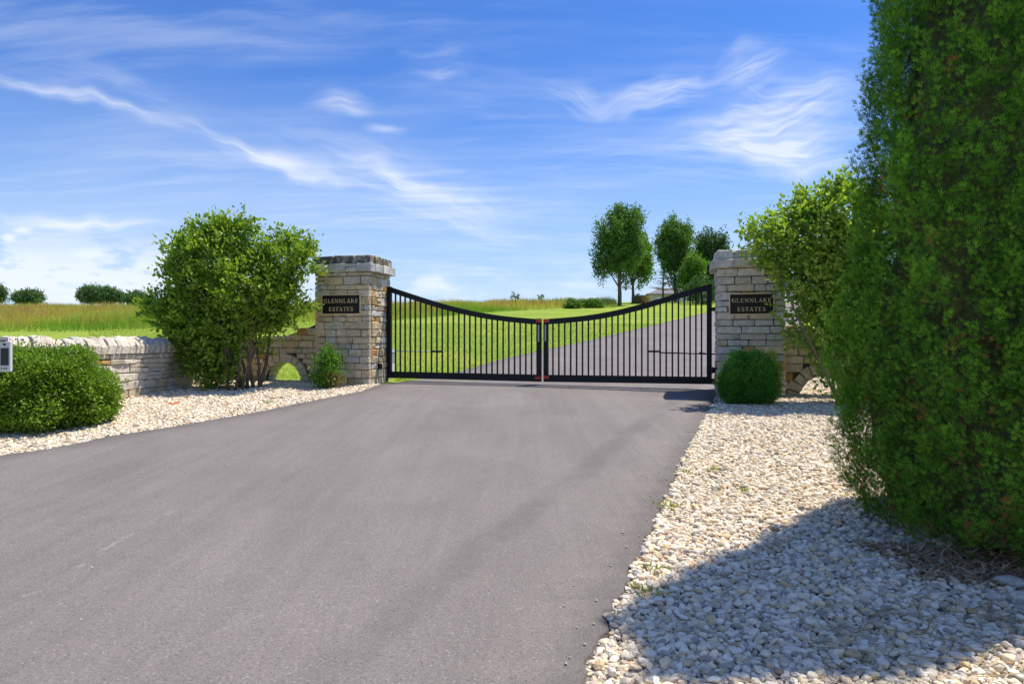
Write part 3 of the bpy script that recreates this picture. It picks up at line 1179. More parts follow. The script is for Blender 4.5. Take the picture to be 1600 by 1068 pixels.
def make_pier(loc, W, D, z_top, z_sh, label, mats, capm, slabm, seed):
    random.seed(seed)
    t = empty('gate_pier', (loc[0], loc[1], 0), -TH, label, 'pier', 'stone piers either side of the gate')
    gz = H(loc[0], loc[1]) - 0.12
    mb = MB()
    mb.box(0.05, W - 0.05, 0.05, D - 0.05, gz, z_sh - 0.005)
    link_obj('core', mb.mesh('core'), M_core, parent=t)
    dep = 0.10
    for ci, (z, h) in enumerate(courses(gz, z_sh)):
        lay_course(t, 0, W, z, h, lambda s, p: (s, p + 0.008), 0, dep, mats, 0.15, 0.46)
        lay_course(t, 0, W, z, h, lambda s, p: (W - s, D - p - 0.008), math.pi, dep, mats, 0.22, 0.5)
        # side faces fit between front and back stones
        lay_course(t, dep, D - dep, z, h, lambda s, p: (W - p - 0.008, s), math.pi / 2, dep, mats, 0.14, 0.40, rough=0.018, prot=0.02)
        lay_course(t, dep, D - dep, z, h, lambda s, p: (p + 0.008, D - s), -math.pi / 2, dep, mats, 0.2, 0.42)
    zc = z_sh
    h1 = (z_top - z_sh) / 2
    for (o, z, h, m, rg) in ((0.085, zc, h1, slabm, 0.012), (0.02, zc + h1, h1, capm, 0.022)):
        mb = MB()
        mb.box(-o + 0.05, W + o - 0.05, -o + 0.05, D + o - 0.05, z + 0.004, z + h - (0.004 if h == h1 and z == zc else 0.02))
        link_obj('cap_core', mb.mesh('cap_core'), m, parent=t)
        dd = 0.2
        def capstone(*a, **k):
            return m
        lay_course(t, -o, W + o, z, h, lambda s, p: (s, p - o), 0, dd, capstone, 0.22, 0.5, gap=0.005, rough=rg, prot=0.015)
        lay_course(t, -o, W + o, z, h, lambda s, p: (W - s, D - p + o), math.pi, dd, capstone, 0.3, 0.5, gap=0.005, rough=rg)
        lay_course(t, dd - o, D + o - dd, z, h, lambda s, p: (W - p + o, s), math.pi / 2, dd, capstone, 0.2, 0.45, gap=0.005, rough=rg * 1.4, prot=0.02)
        lay_course(t, dd - o, D + o - dd, z, h, lambda s, p: (p - o, D - s), -math.pi / 2, dd, capstone, 0.3, 0.5, gap=0.005, rough=rg)
    return t


def mats_left():
    r = random.random()
    return M_gold if r < 0.06 else (M_stone_g if r < 0.18 else M_stone)


def mats_right():
    r = random.random()
    return M_gold if r < 0.10 else (M_stone if r < 0.30 else M_stone_g)


make_pier(PL, 1.2, 1.0, 3.22, 2.89, 'buff stone gate pier with dark lichened cap left of the gate', mats_left, M_cap_d, M_stone_g, 11)
make_pier(PRr, 1.116, 1.0, 3.09, 2.78, 'pale grey stone gate pier half hidden by the leafy shrub', mats_right, M_cap_r, M_stone_g, 23)


def on_face(origin, px, py):
    """point on the pier's front plane for a photograph pixel -> (s along, z)"""
    k = (px - 800) / F
    # origin + s*u = (k*Y, Y)
    # ox + s ux = k (oy + s uy)
    s = (k * origin[1] - origin[0]) / (ux - k * uy)
    Y = origin[1] + s * uy
    return s, CAMZ + (534 - py) / F * Y, Y


def plaque_at(origin, x0, x1, y0, y1, label):
    s0, z1_, _ = on_face(origin, x0, y0)
    s1, _, _ = on_face(origin, x1, y0)
    _, z0_, _ = on_face(origin, x0, y1)
    P = (origin[0] + s0 * ux - 0.034 * vx, origin[1] + s0 * uy - 0.034 * vy, z0_)
    return make_plaque(P, -TH, s1 - s0, z1_ - z0_, label)


plaque_at(PL, 504, 564.5, 460.5, 491.5, 'black name plaque with gold border fully visible on the buff left pier')
plaque_at(PRr, 1139, 1209.5, 458.5, 492, 'black name plaque partly overlapped by shrub leaves on the grey pier')

# ------------------------------------------------------------------ arched wing walls
def wing_wall(name, start, direction, length, sc, Rin, Rout, topfun, thick, label, seed, mats, xdir):
    """start: pier corner; xdir=+1 wall runs to the right in local x; -1 to the left"""
    random.seed(seed)
    # local frame: x along gate line to the right, y away. Root at the left end of the wall
    t = empty(name, (start[0], start[1], 0), -TH, label, 'wall')
    gz = H(start[0], start[1])
    zc = gz - 0.03
    x0, x1 = (0, length)
    # core outline with arch cut out
    ol = [(x0, gz - 0.3), (sc - Rin - 0.02, gz - 0.3), (sc - Rin - 0.02, zc)]
    for i in range(1, 16):
        a = math.pi - math.pi * i / 16
        ol.append((sc + (Rin + 0.02) * math.cos(a), zc + (Rin + 0.02) * math.sin(a)))
    ol += [(sc + Rin + 0.02, zc), (sc + Rin + 0.02, gz - 0.3), (x1, gz - 0.3), (x1, topfun(x1) - 0.02)]
    for i in range(1, 10):
        x = x1 + (x0 - x1) * i / 10
        ol.append((x, topfun(x) - 0.03))
    ol.append((x0, topfun(x0) - 0.03))
    n = len(ol)
    V = [(x, 0.05, z) for x, z in ol] + [(x, thick - 0.05, z) for x, z in ol]
    Fc = [list(range(n)), list(range(n, 2 * n))[::-1]] + [[i, (i + 1) % n, (i + 1) % n + n, i + n] for i in range(n)]
    bm = bmesh.new()
    bv = [bm.verts.new(v) for v in V]
    for f in Fc:
        bm.faces.new([bv[i] for i in f])
    bmesh.ops.triangulate(bm, faces=bm.faces)
    bmesh.ops.recalc_face_normals(bm, faces=bm.faces)
    me = bpy.data.meshes.new('core')
    bm.to_mesh(me)
    bm.free()
    link_obj('core', me, M_core, parent=t)
    ztop_max = max(topfun(x0), topfun(x1))
    for (z, h) in courses(gz - 0.12, ztop_max, 0.10, 0.17):
        zm = z + h / 2
        # horizontal extent still under the top line
        xa, xb = x0, x1
        xsamp = [x0 + (x1 - x0) * i / 60 for i in range(61)]
        good = [x for x in xsamp if topfun(x) >= z + h * 0.6]
        if not good:
            continue
        xa, xb = min(good), max(good)
        segs = [(xa, xb)]
        dz = max(0.0, zm - zc - h * 0.2)
        if dz < Rout:
            hw = math.sqrt(max(0, Rout ** 2 - dz ** 2))
            segs = [(xa, sc - hw - 0.004), (sc + hw + 0.004, xb)]
        for a, b in segs:
            if b - a < 0.05:
                continue
            lay_course(t, a, b, z, h, lambda s, p: (s, p + 0.008), 0, 0.12, mats, 0.16, 0.46, prot=0.018)
            lay_course(t, a, b, z, h, lambda s, p: (a + b - s, thick - p - 0.008), math.pi, 0.12, mats, 0.2, 0.5)
    nv = 11
    for i in range(nv):
        a0 = math.pi * i / nv + 0.012
        a1 = math.pi * (i + 1) / nv - 0.012
        rr = Rout + random.uniform(-0.02, 0.03)
        pr = random.uniform(0.0, 0.02)
        V = []
        for y in (-pr, thick + pr):
            for (r, a) in ((Rin, a0), (rr, a0), (rr, a1), (Rin, a1)):
                V.append((sc + r * math.cos(a) + random.uniform(-.004, .004), y + random.uniform(-.005, .005), zc + r * math.sin(a) + random.uniform(-.004, .004)))
        Fc = [(0, 1, 2, 3), (7, 6, 5, 4), (0, 4, 5, 1), (1, 5, 6, 2), (2, 6, 7, 3), (3, 7, 4, 0)]
        me = pydata('arch_stone', V, Fc)
        bm = bmesh.new()
        bm.from_mesh(me)
        bmesh.ops.recalc_face_normals(bm, faces=bm.faces)
        bmesh.ops.bevel(bm, geom=bm.edges[:], offset=0.010, segments=1, affect='EDGES')
        bm.to_mesh(me)
        bm.free()
        link_obj('arch_stone', me, mats(), parent=t)
    # jamb stones below the spring of the arch
    for sgn in (-1, 1):
        xj = sc - Rout if sgn < 0 else sc + Rin
        v, f = bevel_box(xj, xj + (Rout - Rin), -0.01, thick + 0.01, gz - 0.3, zc - 0.006, 0.01)
        me = fix_normals(pydata('jamb_stone', v, f))
        link_obj('jamb_stone', me, mats(), parent=t)
    return t


wl = 2.35
off = 0.30
wls = (PL[0] - wl * ux + off * vx, PL[1] - wl * uy + off * vy)
kpx = (441.5 - 800) / F
s_arch = (kpx * wls[1] - wls[0]) / (ux - kpx * uy)
wing_wall('arched_wall', wls, 1, wl - 0.004, s_arch, 0.43, 0.62,
          lambda x: 1.58 + 0.10 * (max(0, x - 0.9) / 1.45) + 0.28 * max(0, (x - 1.2) / 1.15) ** 1.4, 0.45,
          'buff stone wall with low arch joining the left pier, shrub growing in front', 31,
          lambda: M_gold if random.random() < 0.06 else M_stone, -1)
wrs = (PR_R[0] + 0.004 * ux + 0.3 * vx, PR_R[1] + 0.004 * uy + 0.3 * vy)
kpx = (1289 - 800) / F
s_arch = (kpx * wrs[1] - wrs[0]) / (ux - kpx * uy)
wing_wall('arched_wall', wrs, 1, 2.4, s_arch, 0.41, 0.62, lambda x: 1.80 - 0.12 * min(1, x / 1.2), 0.45,
          'shaded stone wall with low arch beside the grey right pier', 37,
          lambda: M_gold if random.random() < 0.05 else M_stone, 1)


# ------------------------------------------------------------------ low curving wall
def low_wall():
    random.seed(5)
    P = [Vector((x, y, 0)) for x, y in WALL_PTS]
    cum = [0]
    for a, b in zip(P, P[1:]):
        cum.append(cum[-1] + (b - a).length)
    def pos(s):
        s = max(0, min(cum[-1] - 1e-4, s))
        i = max(j for j in range(len(cum) - 1) if cum[j] <= s)
        # catmull-rom
        t = (s - cum[i]) / (cum[i + 1] - cum[i])
        p0 = P[max(i - 1, 0)]; p1 = P[i]; p2 = P[i + 1]; p3 = P[min(i + 2, len(P) - 1)]
        q = 0.5 * ((2 * p1) + (-p0 + p2) * t + (2 * p0 - 5 * p1 + 4 * p2 - p3) * t * t + (-p0 + 3 * p1 - 3 * p2 + p3) * t ** 3)
        return q
    def tan(s):
        return (pos(s + 0.02) - pos(s - 0.02)).normalized()
    root = pos(0)
    t = empty('low_stone_wall', (root.x, root.y, 0), 0, 'low curved dry stone wall with leaning upright coping stones', 'wall')
    Ltot = cum[-1]
    thick = 0.42
    zt = 1.30
    # wall runs towards the camera; the visible face is on its +x side. walking along s (towards camera) face is on the left: normal = (-ty, tx)?
    def nrm_(s):
        tt = tan(s)
        n = Vector((-tt.y, tt.x, 0))
        return n if n.x > 0 else -n
    # core
    N = 60
    V, Fc = [], []
    for i in range(N + 1):
        s = Ltot * i / N
        p = pos(s) - root
        n = nrm_(s)
        a = p - n * 0.05
        b = p - n * (thick - 0.05)
        g = H(pos(s).x, pos(s).y) - 0.3
        V += [(a.x, a.y, g), (b.x, b.y, g), (b.x, b.y, zt - 0.01), (a.x, a.y, zt - 0.01)]
    for i in range(N):
        for j in range(4):
            Fc.append([i * 4 + j, i * 4 + (j + 1) % 4, (i + 1) * 4 + (j + 1) % 4, (i + 1) * 4 + j])
    Fc.append([3, 2, 1, 0]); Fc.append([N * 4 + j for j in range(4)])
    link_obj('core', fix_normals(pydata('core', V, Fc)), M_core, parent=t)

    def mats():
        r = random.random()
        return M_gold if r < 0.03 else (M_stone if r < 0.2 else M_stone_p)
    cs = courses(0.28, zt, 0.085, 0.155)
    for (z, h) in cs:
        s = random.uniform(0, 0.1)
        while s < Ltot - 0.1:
            L = random.uniform(0.16, 0.52)
            L = min(L, Ltot - s)
            mid = s + L / 2
            gq = H(pos(mid).x, pos(mid).y)
            if z + h > gq - 0.02:
                n = nrm_(mid)
                a = pos(s + L) if True else pos(s)   # stone local x runs from camera side to far side? orient below
                p_far = pos(s + 0.004)
                p_near = pos(s + L - 0.004)
                # local y must point into the wall (-n); local x = rotate: x = y rotated -90deg
                yax = -n
                xax = Vector((yax.y, -yax.x, 0))
                start_ = p_near if (p_far - p_near).dot(xax) > 0 else p_far
                end_ = p_far if start_ is p_near else p_near
                d = (end_ - start_)
                rz = math.atan2(d.y, d.x)
                pp = start_ - root + n * random.uniform(0, 0.022)
                g2 = 0.008
                if h > 0.12 and random.random() < 0.22:
                    c = random.uniform(0.4, 0.6)
                    parts = [(z, h * c), (z + h * c, h * (1 - c))]
                else:
                    parts = [(z, h)]
                for za, ha in parts:
                    place_stone(t, (pp.x, pp.y, za + g2 / 2), rz, d.length, 0.12, ha - g2, mats(), 0.014)
            s += L
    # back face stones (field side), larger
    for (z, h) in cs:
        s = 0.0
        while s < Ltot - 0.1:
            L = min(random.uniform(0.4, 0.7), Ltot - s)
            mid = s + L / 2
            n = nrm_(mid)
            if z + h > H(pos(mid).x, pos(mid).y):
                a_ = pos(s + 0.004) - nrm_(s) * thick
                b_ = pos(s + L - 0.004) - nrm_(s + L) * thick
                yax = n
                xax = Vector((yax.y, -yax.x, 0))
                st_, en_ = (a_, b_) if (b_ - a_).dot(xax) > 0 else (b_, a_)
                d = en_ - st_
                pp = st_ - root
                place_stone(t, (pp.x, pp.y, z + 0.004), math.atan2(d.y, d.x), d.length, 0.1, h - 0.008, mats(), 0.012)
            s += L
    # coping: thin slabs set on edge, leaning, rounded tops
    s = 0.0
    while s < Ltot - 0.03:
        w = random.uniform(0.085, 0.20)
        hh = random.uniform(0.225, 0.285)
        mid = s + w / 2
        n = nrm_(mid)
        tt = tan(mid)
        p = pos(mid) - root
        prof = []
        # profile in (n, z): overhangs the face a little
        T0, T1 = 0.035, -thick - 0.02
        K = 7
        lean = 0.32 + random.uniform(-0.10, 0.10)
        top = []
        for i in range(K + 1):
            f = i / K
            nn = T0 + (T1 - T0) * f
            zz = hh * (1 - 0.55 * abs(2 * f - 1) ** 2.6)
            top.append((nn + random.uniform(-.006, .006), zz + random.uniform(-.012, .012)))
        outline = [(T0, 0.0)] + top + [(T1, 0.0)]
        V, Fc = [], []
        m_ = len(outline)
        for side in (-1, 1):
            for (nn, zz) in outline:
                sh = lean * zz          # leans away from the camera
                d = tt * (side * (w / 2 - 0.005) * random.uniform(0.86, 1.0) - sh)
                q = p + n * nn + d
                V.append((q.x, q.y, zt + 0.004 + zz))
        # middle ring, proud, gives the slab a rounded back
        Vm = []
        for (nn, zz) in outline:
            sh = lean * zz
            grow = 0.014 + random.uniform(-.004, .008)
            nn2 = nn + (grow if nn > -thick / 2 else -grow) * (0.9 if zz < hh * 0.9 else 0.2)
            q = p + n * nn2 - tt * sh
            Vm.append((q.x, q.y, zt + 0.004 + zz + (grow if zz > 0.02 else 0)))
        base = len(V)
        V += Vm
        Fc.append(list(range(m_)))
        Fc.append(list(range(m_, 2 * m_))[::-1])
        for i in range(m_ - 1):
            Fc.append([i, i + 1, base + i + 1, base + i])
            Fc.append([base + i, base + i + 1, m_ + i + 1, m_ + i])
        me = pydata('coping_stone', V, Fc)
        bm = bmesh.new()
        bm.from_mesh(me)
        bmesh.ops.recalc_face_normals(bm, faces=bm.faces)
        bm.to_mesh(me)
        bm.free()
        link_obj('coping_stone', me, M_stone_p if random.random() < 0.85 else M_stone_g, parent=t)
        s += w


low_wall()

# ------------------------------------------------------------------ gate
GL = (-2.62, 14.31)
GR = (3.745, 12.72)
glen = math.hypot(GR[0] - GL[0], GR[1] - GL[1])
gu = ((GR[0] - GL[0]) / glen, (GR[1] - GL[1]) / glen)
gang = math.atan2(gu[1], gu[0])


def gpt(px, py):
    k = (px - 800) / F
    s = (k * GL[1] - GL[0]) / (gu[0] - k * gu[1])
    Y = GL[1] + s * gu[1]
    return s, CAMZ + (534 - py) / F * Y


def gs(px):
    return gpt(px, 534)[0]


def c3(x, y):   # detail-crop pixels -> photograph pixels (left leaf)
    return 590 + x / 5.341, 430 + y / 5.341


def c4(x, y):
    return 830 + x / 5.087, 430 + y / 5.087


def rail_mesh(name, top, bot, y0, y1):
    """top/bot: lists of (s,z) of equal length"""
    n = len(top)
    V = [(s, y0, z) for s, z in top] + [(s, y0, z) for s, z in bot] + [(s, y1, z) for s, z in top] + [(s, y1, z) for s, z in bot]
    Fc = []
    for i in range(n - 1):
        Fc.append([i, n + i, n + i + 1, i + 1])
        Fc.append([2 * n + i, 2 * n + i + 1, 3 * n + i + 1, 3 * n + i])
        Fc.append([i, i + 1, 2 * n + i + 1, 2 * n + i])
        Fc.append([n + i, 3 * n + i, 3 * n + i + 1, n + i + 1])
    Fc.append([0, 2 * n, 3 * n, n])
    Fc.append([n - 1, 2 * n - 1, 4 * n - 1, 3 * n - 1])
    return fix_normals(pydata(name, V, Fc))


def make_leaf(side):
    L = side == 'left'
    lab = ('left leaf of the black swooping driveway gate, hinged on the buff pier' if L
           else 'right leaf of the black swooping driveway gate, hinged on the grey pier')
    t = empty('gate_leaf', (GL[0], GL[1], 0), gang, lab, 'gate', 'leaves of the driveway gate')
    if L:
        tops = [(98, 100), (125, 96), (200, 126), (300, 160), (400, 194), (500, 225), (600, 252), (700, 275), (800, 296), (900, 315), (1000, 332), (1100, 345), (1200, 355), (1300, 361), (1330, 363)]
        P = [gpt(*c3(*q)) for q in tops]
        s_h0, s_h1 = gs(604.6), gs(611.8)
        s_m0, s_m1 = gs(838.3), gs(846.2)
        picks = [150, 190, 230, 273, 315, 358, 403, 450, 495, 540, 587, 632, 678, 725, 770, 817, 863, 909, 955, 1000, 1048, 1095, 1143, 1190, 1237, 1285]
        cvt = c3
        zb = [gpt(*c3(80, 800))[1], gpt(*c3(1365, 828))[1]]
        zb2 = [gpt(*c3(80, 854))[1], gpt(*c3(1365, 887))[1]]
        z_h_top = gpt(607, 447)[1]
        z_m_top = gpt(*c3(1345, 361))[1]
    else:
        tops = [(140, 345), (200, 341), (300, 333), (400, 323), (500, 309), (600, 293), (700, 272), (800, 248), (900, 221), (1000, 190), (1100, 160), (1200, 132), (1300, 103), (1395, 78)]
        P = [gpt(*c4(*q)) for q in tops]
        s_h0, s_h1 = gs(1104.2), gs(1112.2)
        s_m0, s_m1 = gs(849.4), gs(857)
        picks = [173, 220, 267, 314, 361, 408, 455, 501, 548, 596, 643, 690, 737, 783, 831, 879, 928, 977, 1025, 1073, 1122, 1170, 1217, 1263, 1309, 1354]
        cvt = c4
        zb = [gpt(*c4(100, 789))[1], gpt(*c4(1435, 806))[1]]
        zb2 = [gpt(*c4(100, 845))[1], gpt(*c4(1435, 864))[1]]
        z_h_top = gpt(*c4(1415, 78))[1]
        z_m_top = gpt(*c4(110, 347))[1]
    s_lo, s_hi = (s_h0, s_m1) if L else (s_m0, s_h1)
    zbot = lambda s: zb2[0] + (zb2[1] - zb2[0]) * (s - s_lo) / (s_hi - s_lo)
    zbt = lambda s: zb[0] + (zb[1] - zb[0]) * (s - s_lo) / (s_hi - s_lo)
    th = 0.108
    ps = [p[0] for p in P]
    pz = [p[1] for p in P]
    sa, sb = (s_h1, s_m0) if L else (s_m1, s_h0)
    ss = np.linspace(sa, sb, 44)
    # smooth curve through the measured points
    co = np.polyfit(ps, pz, 4)
    top = [(s, float(np.polyval(co, s))) for s in ss]
    bot = []
    for i, (s, z) in enumerate(top):
        a = top[max(0, i - 1)]
        b = top[min(len(top) - 1, i + 1)]
        sl_ = (b[1] - a[1]) / (b[0] - a[0])
        bot.append((s, z - th * math.sqrt(1 + sl_ ** 2)))
    link_obj('top_rail', rail_mesh('top_rail', top, bot, -0.028, 0.028), M_black, parent=t)
    sb_ = np.linspace(sa, sb, 6)
    link_obj('bottom_rail', rail_mesh('bottom_rail', [(s, zbt(s)) for s in sb_], [(s, zbot(s)) for s in sb_], -0.026, 0.026), M_black, parent=t)
    zt = float(np.polyval(co, sa if L else sb))
    link_obj('hinge_stile', bbox_mesh('hinge_stile', s_h0, s_h1, -0.04, 0.04, zbot((s_h0 + s_h1) / 2), zt + (0.012), 0.006), M_black, parent=t)
    # meeting stile with a slot holding a pale strip
    link_obj('meeting_stile', bbox_mesh('meeting_stile', s_m0, s_m1, -0.03, 0.03, zbot((s_m0 + s_m1) / 2), z_m_top, 0.004), M_black, parent=t)
    if L:
        xa, xb, ya, yb = 836.5 + 4.4, 836.5 + 6.5, c3(0, 415)[1], c3(0, 553)[1]
    else:
        xa, xb, ya, yb = c4(57, 0)[0] + 10.4, c4(67, 0)[0] + 10.4, c4(0, 392)[1], c4(0, 524)[1]
        xa, xb = 851.6, 853.7
    s0, z1_ = gpt(xa, ya)
    s1, z0_ = gpt(xb, yb)
    link_obj('pale_strip', bbox_mesh('pale_strip', s0, s1, -0.036, -0.0305, z0_, z1_, 0.001), M_strip, parent=t)
    for x in picks:
        s = gs(cvt(x, 0)[0])
        zt_ = float(np.interp(s, [q[0] for q in bot], [q[1] for q in bot])) + 0.01
        me = bbox_mesh('picket', -0.0155, 0.0155, -0.0155, 0.0155, zbt(s) - 0.006, zt_, 0.003)
        o = link_obj('picket', me, M_black, parent=t)
        o.location = (s, 0, 0)
    # red reflectors by the meeting edge
    if L:
        reds = [(838, 846, 498.5, 503.5), (836.5, 846, 587.5, 592)]
    else:
        reds = [(849.6, 859, 498.5, 503.5), (849.6, 858.5, 586.5, 591.5)]
    for (a, b, c, d) in reds:
        s0, z1_ = gpt(a, c)
        s1, z0_ = gpt(b, d)
        link_obj('reflector', bbox_mesh('reflector', s0, s1, -0.044, -0.0315, z0_, z1_, 0.002), M_red, parent=t)
    # opener rod behind the leaf
    mb = MB()
    if L:
        s0, z0_ = gpt(*c3(452, 643)); s1, z1_ = gpt(*c3(536, 627))
        mb.box(s0, s1, 0.03, 0.075, z0_, z1_, b=0.004)
        link_obj('opener_bracket', mb.mesh('opener_bracket'), M_black, parent=t)
        a = gpt(*c3(150, 634)); b = gpt(*c3(455, 637))
        mb = MB()
        mb.tube([(a[0] - 0.1, 0.26, a[1]), (b[0] + 0.02, 0.07, b[1])], 0.012, 8)
        link_obj('opener_rod', mb.mesh('opener_rod', True), M_strip, parent=t)
    else:
        s0, z0_ = gpt(*c4(930, 612)); s1, z1_ = gpt(*c4(1025, 597))
        mb.box(s0, s1, 0.03, 0.075, z0_, z1_, b=0.004)
        link_obj('opener_bracket', mb.mesh('opener_bracket'), M_black, parent=t)
        a = gpt(*c4(1020, 614)); b = gpt(*c4(1475, 627))
        mb = MB()
        mb.tube([(a[0], 0.07, a[1]), (b[0], 0.10, b[1])], 0.013, 8)
        mb.tube([(a[0] + (b[0] - a[0]) * 0.7, 0.09, a[1]), (b[0] - 0.2, 0.1, b[1] + 0.01)], 0.02, 8)
        link_obj('opener_rod', mb.mesh('opener_rod', True), M_iron, parent=t)
    # hinges reaching the pier
    if L:
        hs = [(596.5, 606, 470, 475.5), (592, 606, 589, 594)]
        for (x0, x1, y0, y1) in hs:
            s1, z1_ = gpt(x1, y0)
            _, z0_ = gpt(x1, y1)
            link_obj('hinge', bbox_mesh('hinge', s1 - 0.20, s1 + 0.02, -0.06, -0.005, z0_, z1_, 0.005), M_iron, parent=t)
    else:
        for (y0, y1) in ((480, 486), (591, 600)):
            s1, z1_ = gpt(1112, y0)
            _, z0_ = gpt(1112, y1)
            link_obj('hinge', bbox_mesh('hinge', s1 - 0.02, s1 + 0.13, -0.03, 0.03, z0_, z1_, 0.005), M_iron, parent=t)
    return t


make_leaf('left')
make_leaf('right')

# small gate stops / latch boxes bolted to the pier faces
def small_box(name, center, size, rz, mat, label, cat):
    t = empty(name, center, rz, label, cat)
    sx, sy, sz = size
    link_obj('housing', bbox_mesh('housing', -sx / 2, sx / 2, -sy / 2, sy / 2, -sz / 2, sz / 2, min(size) * 0.12), mat, parent=t)
    link_obj('mounting_plate', bbox_mesh('mounting_plate', -sx / 2 - 0.012, -sx / 2 + 0.004, -sy * 0.62, sy * 0.62, -sz * 0.62, sz * 0.62, 0.003), M_iron, parent=t)
    return t


LF = (PL[0] + 1.2 * ux, PL[1] + 1.2 * uy)
q = (LF[0] + 0.42 * vx + 0.035 * ux, LF[1] + 0.42 * vy + 0.035 * uy)
small_box('safety_sensor', (q[0], q[1], CAMZ - 38 / F * q[1]), (0.07, 0.09, 0.10), -TH, M_black,
          'small black sensor box fixed low on the side of the left pier', 'sensor')
q = (PRr[0] + 0.35 * vx - 0.035 * ux, PRr[1] + 0.35 * vy - 0.035 * uy)
small_box('safety_sensor', (q[0], q[1], CAMZ - 44 / F * q[1]), (0.07, 0.09, 0.10), -TH, M_black,
          'small black sensor box on the gate side of the right pier', 'sensor')

# gate operator cabinet behind the left pier
def cabinet():
    x, y = -2.76, 15.15
    z = H(x, y)
    t = empty('operator_cabinet', (x, y, z), -TH, 'grey gate operator cabinet standing behind the left gate pier', 'cabinet')
    link_obj('body', bbox_mesh('body', -0.13, 0.13, -0.15, 0.15, 0.06, 0.55, 0.012), M_cab, parent=t)
    v = [(-0.14, -0.16, 0.552), (0.14, -0.16, 0.552), (0.14, 0.16, 0.552), (-0.14, 0.16, 0.552), (-0.10, -0.10, 0.63), (0.10, -0.10, 0.63), (0.10, 0.10, 0.63), (-0.10, 0.10, 0.63)]
    link_obj('lid', fix_normals(pydata('lid', v, [(0, 3, 2, 1), (4, 5, 6, 7), (0, 1, 5, 4), (1, 2, 6, 5), (2, 3, 7, 6), (3, 0, 4, 7)])), M_cab, parent=t)
    link_obj('plinth', bbox_mesh('plinth', -0.17, 0.17, -0.2, 0.2, -0.05, 0.058, 0.01), M_white, parent=t)
    link_obj('door_panel', bbox_mesh('door_panel', 0.131, 0.136, -0.10, 0.10, 0.1, 0.3, 0.002), M_white, parent=t)


cabinet()


# ------------------------------------------------------------------ intercom on a gooseneck post
def intercom():
    Y = 7.3
    xr_ = (15.8 - 800) / F * Y
    w = 0.30
    z1 = CAMZ + (534 - 533) / F * Y
    z0 = CAMZ + (534 - 580.5) / F * Y
    cx = xr_ - w / 2
    zg = H(cx, Y + 0.3)
    t = empty('gate_intercom', (cx, Y, zg), 0, 'pale grey intercom box with dark screen in front of the boxwood bush', 'intercom')
    a, b = z0 - zg, z1 - zg
    hh = b - a
    link_obj('housing', bbox_mesh('housing', -w / 2, w / 2, 0, 0.04, a, b, 0.006), M_white, parent=t)
    link_obj('hood', bbox_mesh('hood', -w / 2 - 0.01, w / 2 - 0.05, -0.02, 0.04, b + 0.001, b + 0.014, 0.004), M_iron, parent=t)
    # the dark screen: photograph x 4..16, y 543..570
    sx1 = w / 2 - 2.3 / F * Y
    sx0 = sx1 - 12.5 / F * Y
    link_obj('screen', bbox_mesh('screen', sx0, sx1, -0.006, 0.004, b - 37.5 / F * Y, b - 10.5 / F * Y, 0.002), M_screen, parent=t)
    link_obj('camera_window', bbox_mesh('camera_window', w / 2 - 0.075, w / 2 - 0.045, -0.005, 0.004, b - 6.5 / F * Y, b - 3.5 / F * Y, 0.002), M_screen, parent=t)
    link_obj('speaker_grille', bbox_mesh('speaker_grille', -w / 2 + 0.03, sx0 - 0.03, -0.004, 0.004, a + 0.09, b - 0.07, 0.002), M_iron, parent=t)
    for i in range(3):
        xx = w / 2 - (13.0 - 3.6 * i) / F * Y
        mb = MB()
        mb.tube([(xx, -0.004, b - 42.5 / F * Y), (xx, 0.004, b - 42.5 / F * Y)], 0.0075, 10)
        link_obj('button', mb.mesh('button'), M_iron, parent=t)
    mb = MB()
    pts = [(-0.12, 0.085, -0.1), (-0.12, 0.085, a + 0.10), (-0.12, 0.075, a + 0.16), (-0.12, 0.038, a + 0.17)]
    mb.tube(pts, 0.027, 12)
    link_obj('post', mb.mesh('post', True), M_iron, parent=t)


intercom()

# ------------------------------------------------------------------ vegetation builders
LEAF_V = [(0, 0, 0), (-0.26, 0.42, 0.07), (0, 1.0, -0.06), (0.26, 0.42, 0.07), (0, 0.5, -0.02)]
LEAF_F = [(0, 4, 1), (4, 2, 1), (0, 3, 4), (4, 3, 2)]
LEAF2_V = [(0, 0, 0), (-0.27, 0.5, 0.06), (0, 1.0, -0.04), (0.27, 0.5, 0.06)]
LEAF2_F = [(0, 3, 2), (0, 2, 1)]


def blob_points(blobs, n, shell=0.55):
    """points in a union of ellipsoids; blobs (cx,cy,cz,rx,ry,rz,w); returns points & outward dirs"""
    w = np.array([b[3] * b[4] * b[5] * (b[6] if len(b) > 6 else 1) for b in blobs]) ** 0.75
    w /= w.sum()
    idx = rng.choice(len(blobs), n, p=w)
    B = np.array([b[:6] for b in blobs])[idx]
    d = norm(rng.normal(size=(n, 3)))
    r = shell + (1 - shell) * rng.uniform(0, 1, n) ** 0.7
    P = B[:, :3] + d * r[:, None] * B[:, 3:6]
    out = norm(d / B[:, 3:6])
    return P, out


